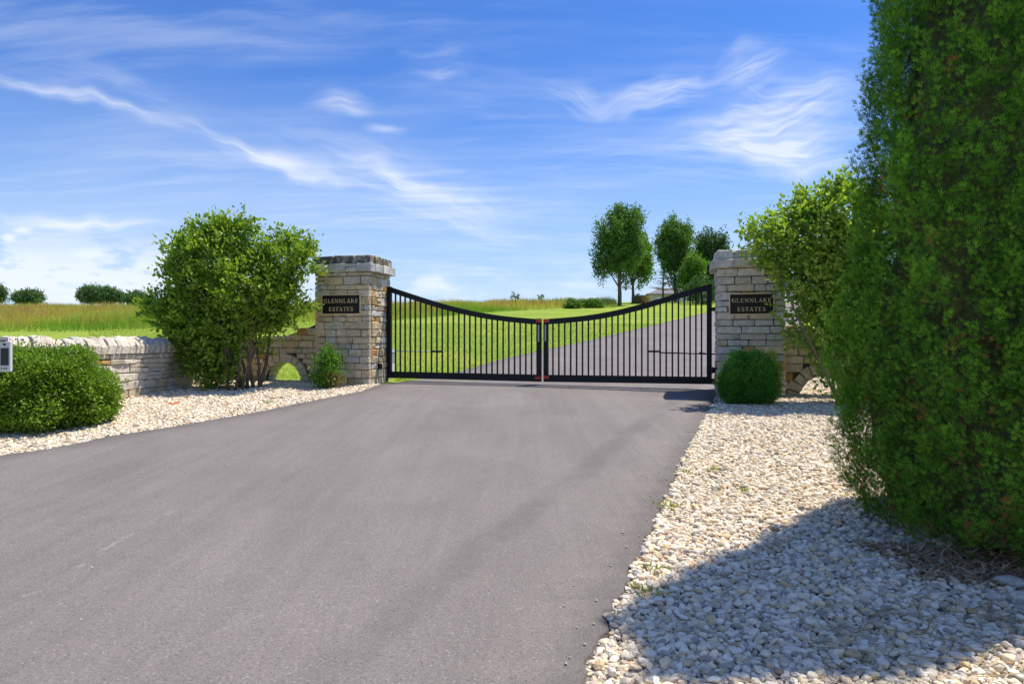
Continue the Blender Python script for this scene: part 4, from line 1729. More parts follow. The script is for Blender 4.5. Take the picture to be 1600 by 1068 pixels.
def clumpy_leaves(name, blobs, n_clump, per, spread, leaf, mat, parent, up=0.5, tint_bias=0.0, tmpl=(LEAF_V, LEAF_F),
                  tip_light=0.35, zmin=None, shell=0.5, aspect=1.0, grow_up=0.5, part='crown', cut=None, leafvar=0.25, shoot=0.30):
    P, out = blob_points(blobs, n_clump, shell)
    if zmin is not None:
        P[:, 2] = np.maximum(P[:, 2], zmin + rng.uniform(0, 0.1, len(P)))
    if cut is not None:
        kp = cut(P)
        P, out = P[kp], out[kp]
    cl_len = rng.uniform(0.6, 1.0, len(P)) * np.where(rng.uniform(0, 1, len(P)) < 0.3, 1.75, 1.0)
    gd = norm(out + np.array([0, 0, grow_up]) + rng.normal(0, 0.35, P.shape))
    n = len(P)
    idx = np.repeat(np.arange(n), per)
    t = rng.uniform(-0.3, 1, len(idx))
    base = P[idx] + gd[idx] * (t * spread * cl_len[idx])[:, None] + rng.normal(0, spread * shoot, (len(idx), 3)) * (1.15 - 0.45 * np.clip(t, 0, 1) * (cl_len[idx] > 1.02))[:, None]
    dirs = norm(gd[idx] * 0.7 + rng.normal(0, 0.75, (len(idx), 3)) + np.array([0, 0, 0.15]))
    A, B, C = frames(dirs, up)
    S = leaf * rng.uniform(1 - leafvar * 1.6, 1 + leafvar, len(idx))
    ctint = rng.uniform(0, 0.5, n)[idx]
    tint = np.clip(ctint + rng.uniform(0, 0.3, len(idx)) + tip_light * np.clip(t, 0, 1) * rng.uniform(0, 1, len(idx)) + tint_bias, 0, 0.9)
    me = scatter(part, *tmpl, base, A, B, C, np.stack([S * aspect, S, S], 1), tint)
    return link_obj(part, me, mat, parent=parent)


def limb(mb, p0, p1, r0, r1, bend=0.12, n=6, seg=5):
    p0, p1 = Vector(p0), Vector(p1)
    d = (p1 - p0)
    off_ = Vector((random.uniform(-1, 1), random.uniform(-1, 1), random.uniform(0, 0.6))) * d.length * bend
    pts = []
    for i in range(seg + 1):
        f = i / seg
        q = p0.lerp(p1, f) + off_ * math.sin(math.pi * f) + Vector((random.uniform(-1, 1), random.uniform(-1, 1), 0)) * d.length * 0.012
        pts.append(q)
    rad = [r0 + (r1 - r0) * i / seg for i in range(seg + 1)]
    mb.tube(pts, rad, n)
    return pts


# ---- left shrub tree
def shrub_tree_left():
    random.seed(3)
    bx, by = -5.05, 13.05
    bz = H(bx, by)
    t = empty('shrub_tree', (bx, by, bz), 0, 'tall leafy shrub tree with several thin stems in front of the left arched wall', 'tree')
    S = by / F

    def c(px, py, rx, rz, ry=None, dy=0.0, w=1):
        px = px - 9
        py = py + 15 * max(0.0, min(1.0, (470 - py) / 70))
        X = (px - 800) / F * (by + dy) - bx
        Z = CAMZ + (534 - py) / F * (by + dy) - bz
        return (X, dy, Z, rx * S * 0.86, (ry or rx) * S * 0.78, rz * S * 0.86, w)
    blobs = [c(340, 392, 62, 60), c(372, 360, 34, 30), c(452, 392, 52, 44), c(484, 378, 16, 12, w=2), c(300, 430, 38, 42), c(400, 440, 78, 62),
             c(325, 495, 60, 50), c(440, 470, 50, 45), c(375, 520, 52, 40), c(278, 490, 36, 32), c(345, 560, 36, 46, dy=-0.1, w=2.2), c(318, 530, 42, 44, w=1.6),
             c(428, 500, 26, 24), c(350, 348, 22, 14, w=2), c(398, 352, 16, 18, w=2), c(450, 350, 16, 12, w=2), c(258, 484, 18, 22, w=2), c(290, 378, 20, 22, w=1.5)]
    clumpy_leaves('crown', blobs, 1350, 25, 0.25, 0.102, M_magnolia, t, up=0.5, shell=0.45, shoot=0.22, zmin=0.05, part='crown', tip_light=0.45)
    mb = MB()
    tips = [c(p[0], p[1], 10, 10) for p in ((330, 400), (370, 370), (440, 400), (480, 390), (300, 450), (400, 430), (420, 480), (350, 480))]
    for i, tp in enumerate(tips):
        x0 = random.uniform(-0.2, 0.2)
        limb(mb, (x0, random.uniform(-.1, .1), -0.1), (tp[0], tp[1] + random.uniform(-.3, .3), tp[2]), random.uniform(0.024, 0.042), 0.008, 0.12)
    link_obj('trunk', mb.mesh('trunk', True), M_bark, parent=t)
    for (px0, py0, px1, py1) in ((376, 606, 372, 520), (392, 606, 415, 530), (382, 607, 396, 540)):
        mb = MB()
        a = c(px0, py0, 1, 1)
        b = c(px1, py1, 1, 1)
        limb(mb, (a[0], -0.25, -0.05), (b[0], -0.3, b[2]), 0.028, 0.018, 0.06)
        link_obj('stem', mb.mesh('stem', True), M_bark, parent=t)


shrub_tree_left()


# ---- right shrub tree
def shrub_tree_right():
    random.seed(4)
    bx, by = 5.35, 10.9
    bz = H(bx, by)
    t = empty('shrub_tree', (bx, by, bz), 0, 'tall yellow-green leafy shrub tree spreading across the right pier and its plaque', 'tree')
    S = by / F

    def c(px, py, rx, rz, dy=0.0, w=1):
        px = px + 9
        X = (px - 800) / F * (by + dy) - bx
        Z = CAMZ + (534 - py) / F * (by + dy) - bz
        return (X, dy, Z, rx * S, rx * S * 0.8, rz * S, w)
    blobs = [c(1230, 385, 62, 52), c(1180, 372, 26, 18, w=2), c(1270, 350, 50, 42), c(1310, 340, 44, 52), c(1262, 440, 52, 50), c(1234, 426, 24, 24, w=1.5),
             c(1300, 450, 60, 80), c(1262, 500, 44, 42), c(1350, 400, 70, 80), c(1300, 560, 26, 60, w=1.3), c(1240, 330, 24, 16, w=2), c(1300, 302, 22, 14, w=2), c(1370, 500, 60, 80)]
    clumpy_leaves('crown', blobs, 1000, 24, 0.22, 0.095, M_magnolia_r, t, up=0.5, shell=0.45, shoot=0.22, zmin=0.05, tip_light=0.55)
    mb = MB()
    tips = [c(p[0], p[1], 10, 10) for p in ((1200, 390), (1240, 360), (1290, 340), (1340, 350), (1260, 460), (1360, 450))]
    for tp in tips:
        limb(mb, (random.uniform(-.2, .2), random.uniform(-.1, .1), -0.1), (tp[0], tp[1], tp[2]), random.uniform(0.026, 0.045), 0.008, 0.12)
    link_obj('trunk', mb.mesh('trunk', True), M_bark, parent=t)


shrub_tree_right()


# ---- rounded bushes
def ball_bush(name, x, y, rx, ry, hgt, n, leaf, mat, label, tmpl=(LEAF2_V, LEAF2_F), lump=0.10, grow=0.4, spread=0.07, per=10, aspect=1.0, seed=0, flat=0.5, cat='bush', brown=False):
    random.seed(seed)
    z = H(x, y)
    t = empty(name, (x, y, z), 0, label, cat)
    d = norm(rng.normal(size=(n, 3)))
    d = np.where(d[:, 2:3] < -0.55, d * np.array([1, 1, 0.5]), d)
    d = norm(d)
    # lumpy radius
    r = np.ones(n)
    for k_ in range(7):
        ax = norm(rng.normal(size=(1, 3)))[0]
        r += lump * 0.45 * np.sin((d @ ax) * rng.uniform(4, 11) + rng.uniform(0, 6))
    depth = rng.uniform(0, 1, n) ** 1.6
    r = r * (1 - 0.30 * depth)
    zc = hgt * 0.47
    # superellipsoid so that the sides stay full
    e = 0.97
    dd = np.sign(d) * np.abs(d) ** e
    full = np.where(d[:, 2] < 0, np.maximum(1 - d[:, 2] ** 2, 0.04) ** -0.14, 1.0)
    P = np.stack([dd[:, 0] * rx * r * full, dd[:, 1] * ry * r * full, zc + dd[:, 2] * (hgt - zc) * r * np.where(d[:, 2] < 0, 1.1, 1.0)], 1)
    P[:, 2] = np.maximum(P[:, 2], rng.uniform(0.0, 0.06, n))
    gd = norm(d + np.array([0, 0, grow]) + rng.normal(0, 0.3, P.shape))
    idx = np.repeat(np.arange(n), per)
    tt = rng.uniform(-0.5, 1, len(idx))
    ext = np.where(rng.uniform(0, 1, n) < 0.05, 2.1, 1.0)[idx]
    base = P[idx] + gd[idx] * (tt * spread * ext)[:, None] + rng.normal(0, spread * 0.3, (len(idx), 3)) / ext[:, None]
    dirs = norm(gd[idx] * 0.8 + rng.normal(0, 0.65, (len(idx), 3)))
    A, B, C = frames(dirs, flat)
    S = leaf * rng.uniform(0.65, 1.2, len(idx))
    tint = np.clip(rng.uniform(0, 0.45, n)[idx] + rng.uniform(0, 0.25, len(idx)) + 0.35 * np.clip(tt, 0, 1), 0, 0.9)
    if brown:
        tint[(base[:, 0] > rx * 0.45) & (base[:, 2] < hgt * 0.45) & (rng.uniform(0, 1, len(idx)) < 0.8)] = 1.0
    me = scatter('foliage', *tmpl, base, A, B, C, np.stack([S * aspect, S, S], 1), tint)
    link_obj('foliage', me, mat, parent=t)
    mb = MB()
    for i in range(9):
        a = i * 0.7
        limb(mb, (0.05 * math.cos(a), 0.05 * math.sin(a), -0.05), (rx * 0.7 * math.cos(a), ry * 0.7 * math.sin(a), hgt * random.uniform(0.45, 0.8)), 0.018, 0.005)
    link_obj('stems', mb.mesh('stems', True), M_bark, parent=t)
    return t


ball_bush('boxwood_bush', -5.98, 8.72, 0.73, 0.70, 0.98, 6200, 0.040, M_box,
          'big rounded boxwood bush against the low wall at the far left', lump=0.10, spread=0.09, per=11, aspect=1.3, seed=1)
ball_bush('clipped_bush', 3.81, 11.0, 0.41, 0.39, 0.80, 3200, 0.052, M_box_d,
          'small dark green ball bush at the foot of the right pier', lump=0.10, spread=0.07, per=12, aspect=0.5, grow=0.9, seed=2)


def light_sprigs():
    # the paler shoots on the right flank of the dark ball bush
    n = 130
    a = rng.uniform(-0.2, 0.9, n)
    zz = rng.uniform(0.2, 0.85, n)
    rad = 0.47 * np.sqrt(np.clip(1 - ((zz - 0.45) / 0.55) ** 2, 0.05, 1))
    P = np.stack([rad * np.cos(-a) , rad * np.sin(-a), zz], 1)
    idx = np.repeat(np.arange(n), 8)
    base = P[idx] + rng.normal(0, 0.03, (len(idx), 3))
    dirs = norm(P[idx] * np.array([1, 1, 0]) + np.array([0, 0, 0.4]) + rng.normal(0, 0.4, (len(idx), 3)))
    A, B, C = frames(dirs, 0.5)
    S = 0.035 * rng.uniform(0.6, 1.2, len(idx))
    me = scatter('pale_shoots', LEAF2_V, LEAF2_F, base, A, B, C, S, rng.uniform(0.4, 0.9, len(idx)))
    par = [o for o in scene.objects if o.name.startswith('clipped_bush')][0]
    link_obj('pale_shoots', me, M_box, parent=par)


light_sprigs()
q = gp(512, 609)
ball_bush('young_bush', q[0], q[1] - 0.02, 0.19, 0.18, 0.72, 380, 0.052, M_young,
          'small upright green bush with a browned side at the foot of the left pier', lump=0.22, spread=0.14, per=9, aspect=1.1, grow=1.1, seed=3, brown=True)


# ---- arborvitae
def arborvitae():
    random.seed(9)
    cx, cy = 3.44, 4.52
    bz = H(cx, cy)
    Ht = 5.85
    t = empty('arborvitae', (cx, cy, bz), 0, 'huge dense conical arborvitae filling the right edge above the gravel', 'tree')
    zs_ = np.array([0.0, 0.12, 0.35, 0.7, 1.1, 1.6, 2.3, 3.0, 3.8, 4.6, 5.0, 5.4, 5.7, 5.85])
    rs_ = np.array([0.93, 1.04, 1.12, 1.15, 1.14, 1.12, 1.10, 1.06, 1.00, 0.88, 0.70, 0.48, 0.26, 0.05])

    def prof(a, z):
        r = np.interp(z, zs_, rs_)
        # several upright leaders give vertical folds that wander with height
        f = 0.030 * np.sin(5 * a + 0.5 * z) + 0.036 * np.sin(9 * a - 0.7 * z + 1.0) + 0.030 * np.sin(15 * a + 1.6 * z) + 0.02 * np.sin(3 * a - 2.2 * z + 2)
        th_ = a - math.atan2(0.45, 0.89)
        e_ = np.clip((z - 1.0) / 1.4, 0, 1)
        return r * (1 + f) / np.sqrt((np.cos(th_) / (1.04 + 0.22 * e_)) ** 2 + (np.sin(th_) / (0.95 - 0.29 * e_)) ** 2)
    def surf(n, dmin, dmax, pw):
        z = rng.uniform(0.04, Ht - 0.1, n * 2)
        z = z[rng.uniform(0, 1.2, n * 2) < np.interp(z, zs_, rs_)][:n]
        a = rng.uniform(0, 2 * math.pi, len(z))
        p0 = prof(a, z)
        depth = dmin + (dmax - dmin) * rng.uniform(0, 1, len(z)) ** pw
        lump = np.array([mnoise.noise(Vector((float(p_ * math.cos(q_)) * 4.5, float(p_ * math.sin(q_)) * 4.5, float(w_) * 2.4))) for p_, q_, w_ in zip(p0, a, z)])
        r = p0 - depth + 0.10 * lump
        P = np.stack([r * np.cos(a), r * np.sin(a), z], 1)
        out = np.stack([np.cos(a), np.sin(a), np.zeros(len(z))], 1)
        return P, out, depth, lump
    Pb, Ab, Bb, Cb, Sb, Tb = [], [], [], [], [], []
    for (n_, dmin, dmax, pw, per, L0, L1, w0, sz) in ((5000, 0.05, 0.13, 1.2, 34, 0.12, 0.21, 0.021, 0.037), (8200, 0.06, 0.19, 1.0, 10, 0.06, 0.12, 0.035, 0.045)):
        P, out, depth, lump = surf(n_, dmin, dmax, pw)
        n = len(P)
        tang = np.stack([-out[:, 1], out[:, 0], np.zeros(n)], 1)
        grow = norm(out * rng.uniform(0.25, 0.70, (n, 1)) + np.array([0, 0, 0.95]) + tang * rng.normal(0, 0.32, (n, 1)))
        idx = np.repeat(np.arange(n), per)
        tt = rng.uniform(0, 1, len(idx)) ** 0.9
        L = rng.uniform(L0, L1, n)
        w = w0 * (0.35 + 1.0 * np.sin(np.pi * np.clip(0.12 + 0.80 * tt, 0, 1)))
        dv = rng.normal(0, 1, (len(idx), 3))
        dv = norm(dv) * np.minimum(np.linalg.norm(dv, axis=1, keepdims=True), 1.5)
        base = P[idx] + grow[idx] * (tt * L[idx])[:, None] + dv * w[:, None]
        base[:, 2] = np.maximum(base[:, 2], 0.02)
        dirs = norm(grow[idx] + dv * 0.26 + rng.normal(0, 0.18, (len(idx), 3)))
        side = norm(np.cross(dirs, out[idx] + rng.normal(0, 0.6, (len(idx), 3))))
        Pb.append(base); Ab.append(side); Bb.append(dirs); Cb.append(np.cross(side, dirs))
        Sb.append(sz * rng.uniform(0.7, 1.25, len(idx)))
        ct = rng.uniform(0, 0.30, n)
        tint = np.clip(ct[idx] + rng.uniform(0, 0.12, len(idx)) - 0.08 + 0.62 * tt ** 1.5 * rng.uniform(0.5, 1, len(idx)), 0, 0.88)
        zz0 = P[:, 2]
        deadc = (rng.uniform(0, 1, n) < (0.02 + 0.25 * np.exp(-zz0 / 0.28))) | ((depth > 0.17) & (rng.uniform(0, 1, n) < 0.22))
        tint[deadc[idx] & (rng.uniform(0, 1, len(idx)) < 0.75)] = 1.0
        Tb.append(tint)
    V, Fc = [], []
    for ang, x0, y0, l in ((0, 0, 0.05, 0.98), (32, 0, 0.12, 0.70), (-30, 0, 0.20, 0.68)):
        s_, c_ = math.sin(R(ang)), math.cos(R(ang))
        b0 = len(V)
        wv = 0.058
        V += [(x0 - c_ * wv * 0.5, y0 + s_ * wv * 0.5, 0), (x0 + s_ * l * 0.55 + c_ * wv, y0 + c_ * l * 0.55 - s_ * wv, 0.05), (x0 + s_ * l, y0 + c_ * l, -0.04),
              (x0 + s_ * l * 0.5 - c_ * wv, y0 + c_ * l * 0.5 + s_ * wv, 0.05)]
        Fc.append((b0, b0 + 1, b0 + 2, b0 + 3))
    cat = np.concatenate
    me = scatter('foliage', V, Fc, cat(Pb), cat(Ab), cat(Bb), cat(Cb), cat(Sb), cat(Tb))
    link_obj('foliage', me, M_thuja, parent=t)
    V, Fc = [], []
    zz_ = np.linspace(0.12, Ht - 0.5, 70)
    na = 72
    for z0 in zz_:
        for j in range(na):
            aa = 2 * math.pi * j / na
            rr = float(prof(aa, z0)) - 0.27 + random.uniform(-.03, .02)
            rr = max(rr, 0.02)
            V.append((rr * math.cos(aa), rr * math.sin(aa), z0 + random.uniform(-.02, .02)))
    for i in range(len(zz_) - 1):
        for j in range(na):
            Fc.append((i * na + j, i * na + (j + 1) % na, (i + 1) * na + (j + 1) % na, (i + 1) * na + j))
    link_obj('light_blocking_shell', pydata('light_blocking_shell', V, Fc), M_block_shell, parent=t)  # solid shell added inside the crown to keep light from passing through
    mb = MB()
    for i in range(5):
        aa = i * 1.256
        limb(mb, (0.12 * math.cos(aa), 0.12 * math.sin(aa), -0.1), (0.3 * math.cos(aa), 0.3 * math.sin(aa), 5.0 - 0.3 * i), 0.07, 0.015, 0.03, 8, 8)
    for i in range(140):
        aa = random.uniform(0, 6.28)
        zz = random.uniform(0.1, 5.6)
        rr = float(np.interp(zz + 0.3, zs_, rs_)) - 0.12
        limb(mb, (0.15 * math.cos(aa), 0.15 * math.sin(aa), zz), (rr * math.cos(aa), rr * math.sin(aa), zz + 0.35), 0.012, 0.003, 0.05, 5, 3)
    link_obj('trunk', mb.mesh('trunk', True), M_bark, parent=t)


arborvitae()


# ---- far trees
def far_tree(name, px, py, Y, wpx, hpx, mat, label, n=900, trunk_px=20, group=None, zsink=0.0, lobes=None, leafs=None, dark=0.0, per=14):
    X = (px - 800) / F * Y
    zg = H(X, Y) - zsink
    zb_ = CAMZ + (534 - py) / F * Y          # top of the visible base line
    S = Y / F
    ztop = CAMZ + (534 - (py - hpx)) / F * Y
    base = min(zg, zb_)
    t = empty(name, (X, Y, base), 0, label, 'tree', group)
    hgt = ztop - base
    tr = (zb_ - base) + trunk_px * S
    cw = wpx * S / 2
    ch = (hgt - tr) / 2
    zc = tr + ch
    blobs = lobes(cw, ch, zc) if lobes else [(0, 0, zc, cw * 0.9, cw * 0.9, ch), (cw * 0.2, 0.1, zc + ch * 0.35, cw * 0.7, cw * 0.7, ch * 0.62), (-cw * 0.25, 0, zc - ch * 0.3, cw * 0.72, cw * 0.7, ch * 0.6)]
    if lobes:
        rs = np.random.default_rng(int(px))
        env = blobs
        blobs = [(b[0], b[1], b[2], b[3] * 0.84, b[4] * 0.84, b[5] * 0.84, 0.9) for b in env]
        for _ in range(26):
            e_ = env[rs.integers(len(env))]
            dd_ = rs.normal(size=3)
            dd_ /= np.linalg.norm(dd_)
            q_ = rs.uniform(0.62, 0.95)
            r_ = cw * rs.uniform(0.16, 0.30)
            blobs.append((e_[0] + dd_[0] * e_[3] * q_, e_[1] + dd_[1] * e_[4] * q_, e_[2] + dd_[2] * e_[5] * q_, r_, r_, r_ * rs.uniform(1.2, 2.0), 2.0))
    lf = leafs or max(0.12, 3.0 * S)
    clumpy_leaves('crown', blobs, int(n * 1.5), per, lf * 3.2, lf, mat, t, up=0.3, shoot=0.16, shell=0.35, tmpl=(LEAF2_V, LEAF2_F), aspect=1.3, grow_up=0.9, tint_bias=dark)
    mb = MB()
    mb.tube([(0, 0, -0.5), (0.02, 0, tr * 0.6), (-0.03, 0.05, tr + ch * 0.5), (0, 0, tr + ch * 1.2)], [cw * 0.085, cw * 0.075, cw * 0.05, cw * 0.02], 8)
    random.seed(int(px))
    for i in range(7):
        a = random.uniform(0, 6.28)
        z0 = tr * random.uniform(0.85, 1.0) + ch * random.uniform(0, 0.7)
        limb(mb, (0, 0, z0), (cw * 0.6 * math.cos(a), cw * 0.6 * math.sin(a), z0 + ch * 0.6), cw * 0.035, cw * 0.01, 0.1)
    link_obj('trunk', mb.mesh('trunk', True), M_bark, parent=t)
    return t


def lobes_maple(cw, ch, zc):
    return [(0, 0, zc - ch * 0.12, cw * 0.86, cw * 0.8, ch * 0.82), (-cw * 0.2, 0, zc + ch * 0.4, cw * 0.62, cw * 0.6, ch * 0.55), (cw * 0.28, 0, zc + ch * 0.38, cw * 0.5, cw * 0.6, ch * 0.56),
            (cw * 0.42, 0, zc - ch * 0.2, cw * 0.5, cw * 0.5, ch * 0.5), (-cw * 0.45, 0, zc - ch * 0.25, cw * 0.45, cw * 0.5, ch * 0.55)]


def lobes_poplar(cw, ch, zc):
    return [(-cw * 0.15, 0, zc + ch * 0.45, cw * 0.5, cw * 0.5, ch * 0.52), (cw * 0.15, 0, zc + ch * 0.1, cw * 0.75, cw * 0.6, ch * 0.6), (cw * 0.1, 0, zc - ch * 0.45, cw * 0.85, cw * 0.6, ch * 0.5), (-cw * 0.3, 0, zc, cw * 0.55, cw * 0.5, ch * 0.6)]


far_tree('maple_tree', 968, 475, 60, 84, 153, M_maple, 'tall broad maple nearest the drive, leftmost of the hilltop trees', 1700, 26, lobes=lobes_maple)
far_tree('maple_tree', 989, 474, 66, 62, 112, M_maple_y, 'lighter green maple close behind the tallest hilltop tree', 900, 22, lobes=lobes_maple)
far_tree('poplar_tree', 1055, 470, 72, 66, 140, M_maple, 'narrow ragged tree in front of the distant grey roofed house', 1100, 12, lobes=lobes_poplar)
far_tree('poplar_tree', 1082, 470, 68, 36, 74, M_maple_y, 'shorter bright green tree right of the ragged narrow tree', 600, 10, lobes=lobes_poplar)
far_tree('maple_tree', 1113, 480, 78, 64, 126, M_pine, 'dark blue-green tree just left of the right gate pier', 1100, 12, lobes=lobes_maple)
far_tree('distant_tree', 44, 474, 150, 40, 12, M_far, 'low wide dark tree on the left skyline over the field', 700, 2, zsink=1, leafs=0.36)
far_tree('distant_tree', 143, 474, 150, 34, 20, M_far, 'round tree, largest of the cluster on the left skyline', 760, 2, zsink=1, leafs=0.36)
far_tree('distant_tree', 168, 474, 150, 24, 18, M_far, 'smaller round tree right beside the largest skyline tree', 520, 2, zsink=1, leafs=0.36)
far_tree('distant_tree', 186, 474, 150, 12, 10, M_far, 'thin little tree at the right end of the skyline cluster', 180, 4, zsink=1, leafs=0.34)
far_tree('distant_tree', 214, 475, 150, 30, 10, M_far, 'low rounded tree on the skyline just left of the shrub tree', 520, 2, zsink=1, leafs=0.36)
far_tree('distant_tree', -6, 474, 150, 22, 22, M_far, 'tree cut off by the left edge of the view on the skyline', 440, 2, zsink=1, leafs=0.36)


def sapling(px, ytop, Y, label, mat=M_far, w=0.5):
    X = (px - 800) / F * Y
    z = H(X, Y)
    zt = CAMZ + (534 - ytop) / F * Y
    t = empty('sapling', (X, Y, z), 0, label, 'sapling')
    hh = zt - z
    clumpy_leaves('crown', [(0, 0, hh * 0.75, w * 0.5, w * 0.5, hh * 0.25)], 16, 9, 0.16, 0.16, mat, t, tmpl=(LEAF2_V, LEAF2_F), part='crown')
    mb = MB()
    mb.tube([(0, 0, -0.2), (0.03, 0, hh * 0.5), (0, 0, hh)], [0.05, 0.03, 0.01], 6)
    link_obj('stem', mb.mesh('stem', True), M_bark, parent=t)


sapling(805, 457.5, 56, 'thin sapling poking above the tall grass, left of the gate centre')
sapling(846, 462.5, 58, 'tiny sapling on the skyline directly above the gate centre')


def dead_tree():
    Y = 74
    px = 1036
    X = (px - 800) / F * Y
    z = H(X, Y)
    t = empty('bare_tree', (X, Y, z), 0, 'small brown bare branched tree beside the distant house', 'tree')
    zt = CAMZ + (534 - 415) / F * Y - z
    mb = MB()
    random.seed(44)
    mb.tube([(0, 0, -0.3), (0, 0, zt * 0.5), (0.05, 0, zt)], [0.12, 0.09, 0.02], 8)
    link_obj('trunk', mb.mesh('trunk', True), M_bark, parent=t)
    mb = MB()
    for i in range(90):
        z0 = random.uniform(0.3, 0.95) * zt
        a = random.uniform(0, 6.28)
        l = (1.15 - z0 / zt) * 2.4 * random.uniform(0.5, 1)
        limb(mb, (0, 0, z0), (l * math.cos(a), l * math.sin(a), z0 + l * 0.15), 0.03, 0.008, 0.1, 4, 3)
    link_obj('branches', mb.mesh('branches'), M_dead, parent=t)


dead_tree()


def mound(px, py, Y, w, h, label, mat=M_pine, name='wild_bush'):
    X = (px - 800) / F * Y
    z = H(X, Y)
    t = empty(name, (X, Y, z), 0, label, 'bush')
    clumpy_leaves('foliage', [(0, 0, h * 0.45, w / 2, w / 2 * 0.8, h * 0.55)], int(90 * w), 10, 0.2, 0.2, mat, t, tmpl=(LEAF2_V, LEAF2_F), part='foliage', zmin=0.0, shell=0.3)
    mb = MB()
    for i in range(5):
        limb(mb, (0, 0, -0.1), (random.uniform(-w / 3, w / 3), random.uniform(-w / 4, w / 4), h * 0.7), 0.04, 0.01)
    link_obj('stems', mb.mesh('stems'), M_bark, parent=t)


mound(894, 478, 53, 1.3, 0.5, 'left of two dark bushes among the tall grass above the gate', M_maple)
mound(926, 478, 54, 1.7, 0.52, 'right of two dark bushes among the tall grass, nearer the maple', M_maple)
mound(1001, 472, 66, 1.6, 0.7, 'brownish bush between the maple trunk and the distant house', M_straw)
mound(1097, 487, 62, 3.2, 2.6, 'dark hedge bush seen through the right end of the gate')
mound(1121, 470, 70, 2.2, 2.4, 'dark bush between the right gate post and the grey pier')


# ---- house far up the drive
def house():
    Y = 104
    xL = (1014 - 800) / F * Y
    zE = CAMZ + (534 - 459.0) / F * Y
    zR = CAMZ + (534 - 447.5) / F * Y
    zb_ = min(H(xL, Y), zE - 2.6)
    W, Dp = 9.5, 7.0
    t = empty('house', (xL, Y, zb_), R(-4), 'low beige house with grey hipped roof behind the hilltop trees', 'house')
    he = zE - zb_
    hr = zR - zb_
    link_obj('wall', bbox_mesh('wall', 0, W, 0, Dp, -0.5, he - 0.02, 0.02), M_house, parent=t)
    o = 0.35
    v = [(-o, -o, he), (W + o, -o, he), (W + o, Dp + o, he), (-o, Dp + o, he), (2.2, Dp / 2, hr), (W - 1.5, Dp / 2, hr),
         (-o, -o, he - 0.14), (W + o, -o, he - 0.14), (W + o, Dp + o, he - 0.14), (-o, Dp + o, he - 0.14)]
    f = [(0, 1, 5, 4), (1, 2, 5), (2, 3, 4, 5), (3, 0, 4), (6, 7, 1, 0), (7, 8, 2, 1), (8, 9, 3, 2), (9, 6, 0, 3), (9, 8, 7, 6)]
    link_obj('roof', fix_normals(pydata('roof', v, f)), M_roof, parent=t)
    link_obj('garage_door', bbox_mesh('garage_door', 1.2, 3.9, -0.05, -0.003, 0.0, he - 0.5, 0.01), M_trim, parent=t)
    for x in (0.35, 4.8):
        mb = MB()
        mb.box(x, x + 0.12, -0.06, -0.003, 0, he - 0.25)
        link_obj('trim_board', mb.mesh('trim_board'), M_trim, parent=t)
    w_ = link_obj('window', bbox_mesh('window', 5.6, 6.8, -0.05, -0.004, he - 1.6, he - 0.5, 0.01), M_trim, parent=t)
    link_obj('pane', bbox_mesh('pane', 5.7, 6.7, -0.06, -0.052, he - 1.5, he - 0.6, 0.002), M_screen, parent=w_)


house()

# ------------------------------------------------------------------ tall grass field
def grass(name, pts, hgt, wid, mat, tint, label, cat, lean=0.25, dz=0.0):
    n = len(pts)
    z = height(pts[:, 0], pts[:, 1]) - 0.02 + dz
    P = np.stack([pts[:, 0], pts[:, 1], z], 1)
    up = norm(np.stack([rng.normal(0, lean, n), rng.normal(0, lean, n), np.ones(n)], 1))
    a = rng.uniform(0, math.pi, n)
    side = norm(np.stack([np.cos(a), np.sin(a) * 0.5, np.zeros(n)], 1))
    nr = np.cross(side, up)
    V = [(-0.5, 0, 0), (0.5, 0, 0), (0, 1, 0.0)]
    me = scatter(name, V, [(0, 1, 2)], P, side, up, nr, np.stack([wid, hgt, hgt], 1), tint)
    return link_obj(name, me, mat, kind='stuff', label=label, cat=cat)


bnd = [(-40, 519), (0, 519), (120, 518), (240, 514), (330, 508), (480, 505), (610, 501), (700, 494), (780, 487), (830, 484), (880, 482), (915, 481), (940, 481), (965, 480.5)]
BX = [gp(*b) for b in bnd]


def field():
    az_b = np.array([b[0] / b[1] for b in BX])
    y_b = np.array([b[1] for b in BX])
    n = 170000
    u = rng.uniform(-1.15, 0.152, n)
    y = 24 + (68 - 24) * rng.uniform(0, 1, n) ** 0.85
    yb = np.interp(u, az_b, y_b)
    ok = (y > yb + rng.normal(0, 0.25, n))
    u, y = u[ok], y[ok]
    x = u * y
    n = len(x)
    pn = np.array([mnoise.noise(Vector((a_ * 0.13, b_ * 0.10, 0))) for a_, b_ in zip(x, y)])
    pn2 = np.array([mnoise.noise(Vector((a_ * 0.5 + 9, b_ * 0.35, 3))) for a_, b_ in zip(x, y)])
    edge = np.clip((y - np.interp(u, az_b, y_b)) / 5.0, 0, 1)
    h = (0.24 + 0.34 * edge) * rng.uniform(0.65, 1.25, n) * (1 + 0.7 * pn2)
    w = rng.uniform(0.02, 0.045, n) * (y / 40)
    tint = np.clip(0.22 + 0.42 * edge + 1.2 * pn + 0.5 * pn2 + rng.uniform(-0.30, 0.30, n), 0, 0.88)
    red = (rng.uniform(0, 1, n) < np.clip(0.10 + 1.0 * pn2 + 0.7 * pn + 0.35 * np.exp(-((edge - 0.5) / 0.25) ** 2) * (x < -8), 0, 0.7) * edge)
    tint[red] = 1.0
    grass('tall_grass', np.stack([x, y], 1), h, w, M_tall, tint, 'tall yellow-green meadow grass with reddish seed heads covering the field', 'grass')


field()


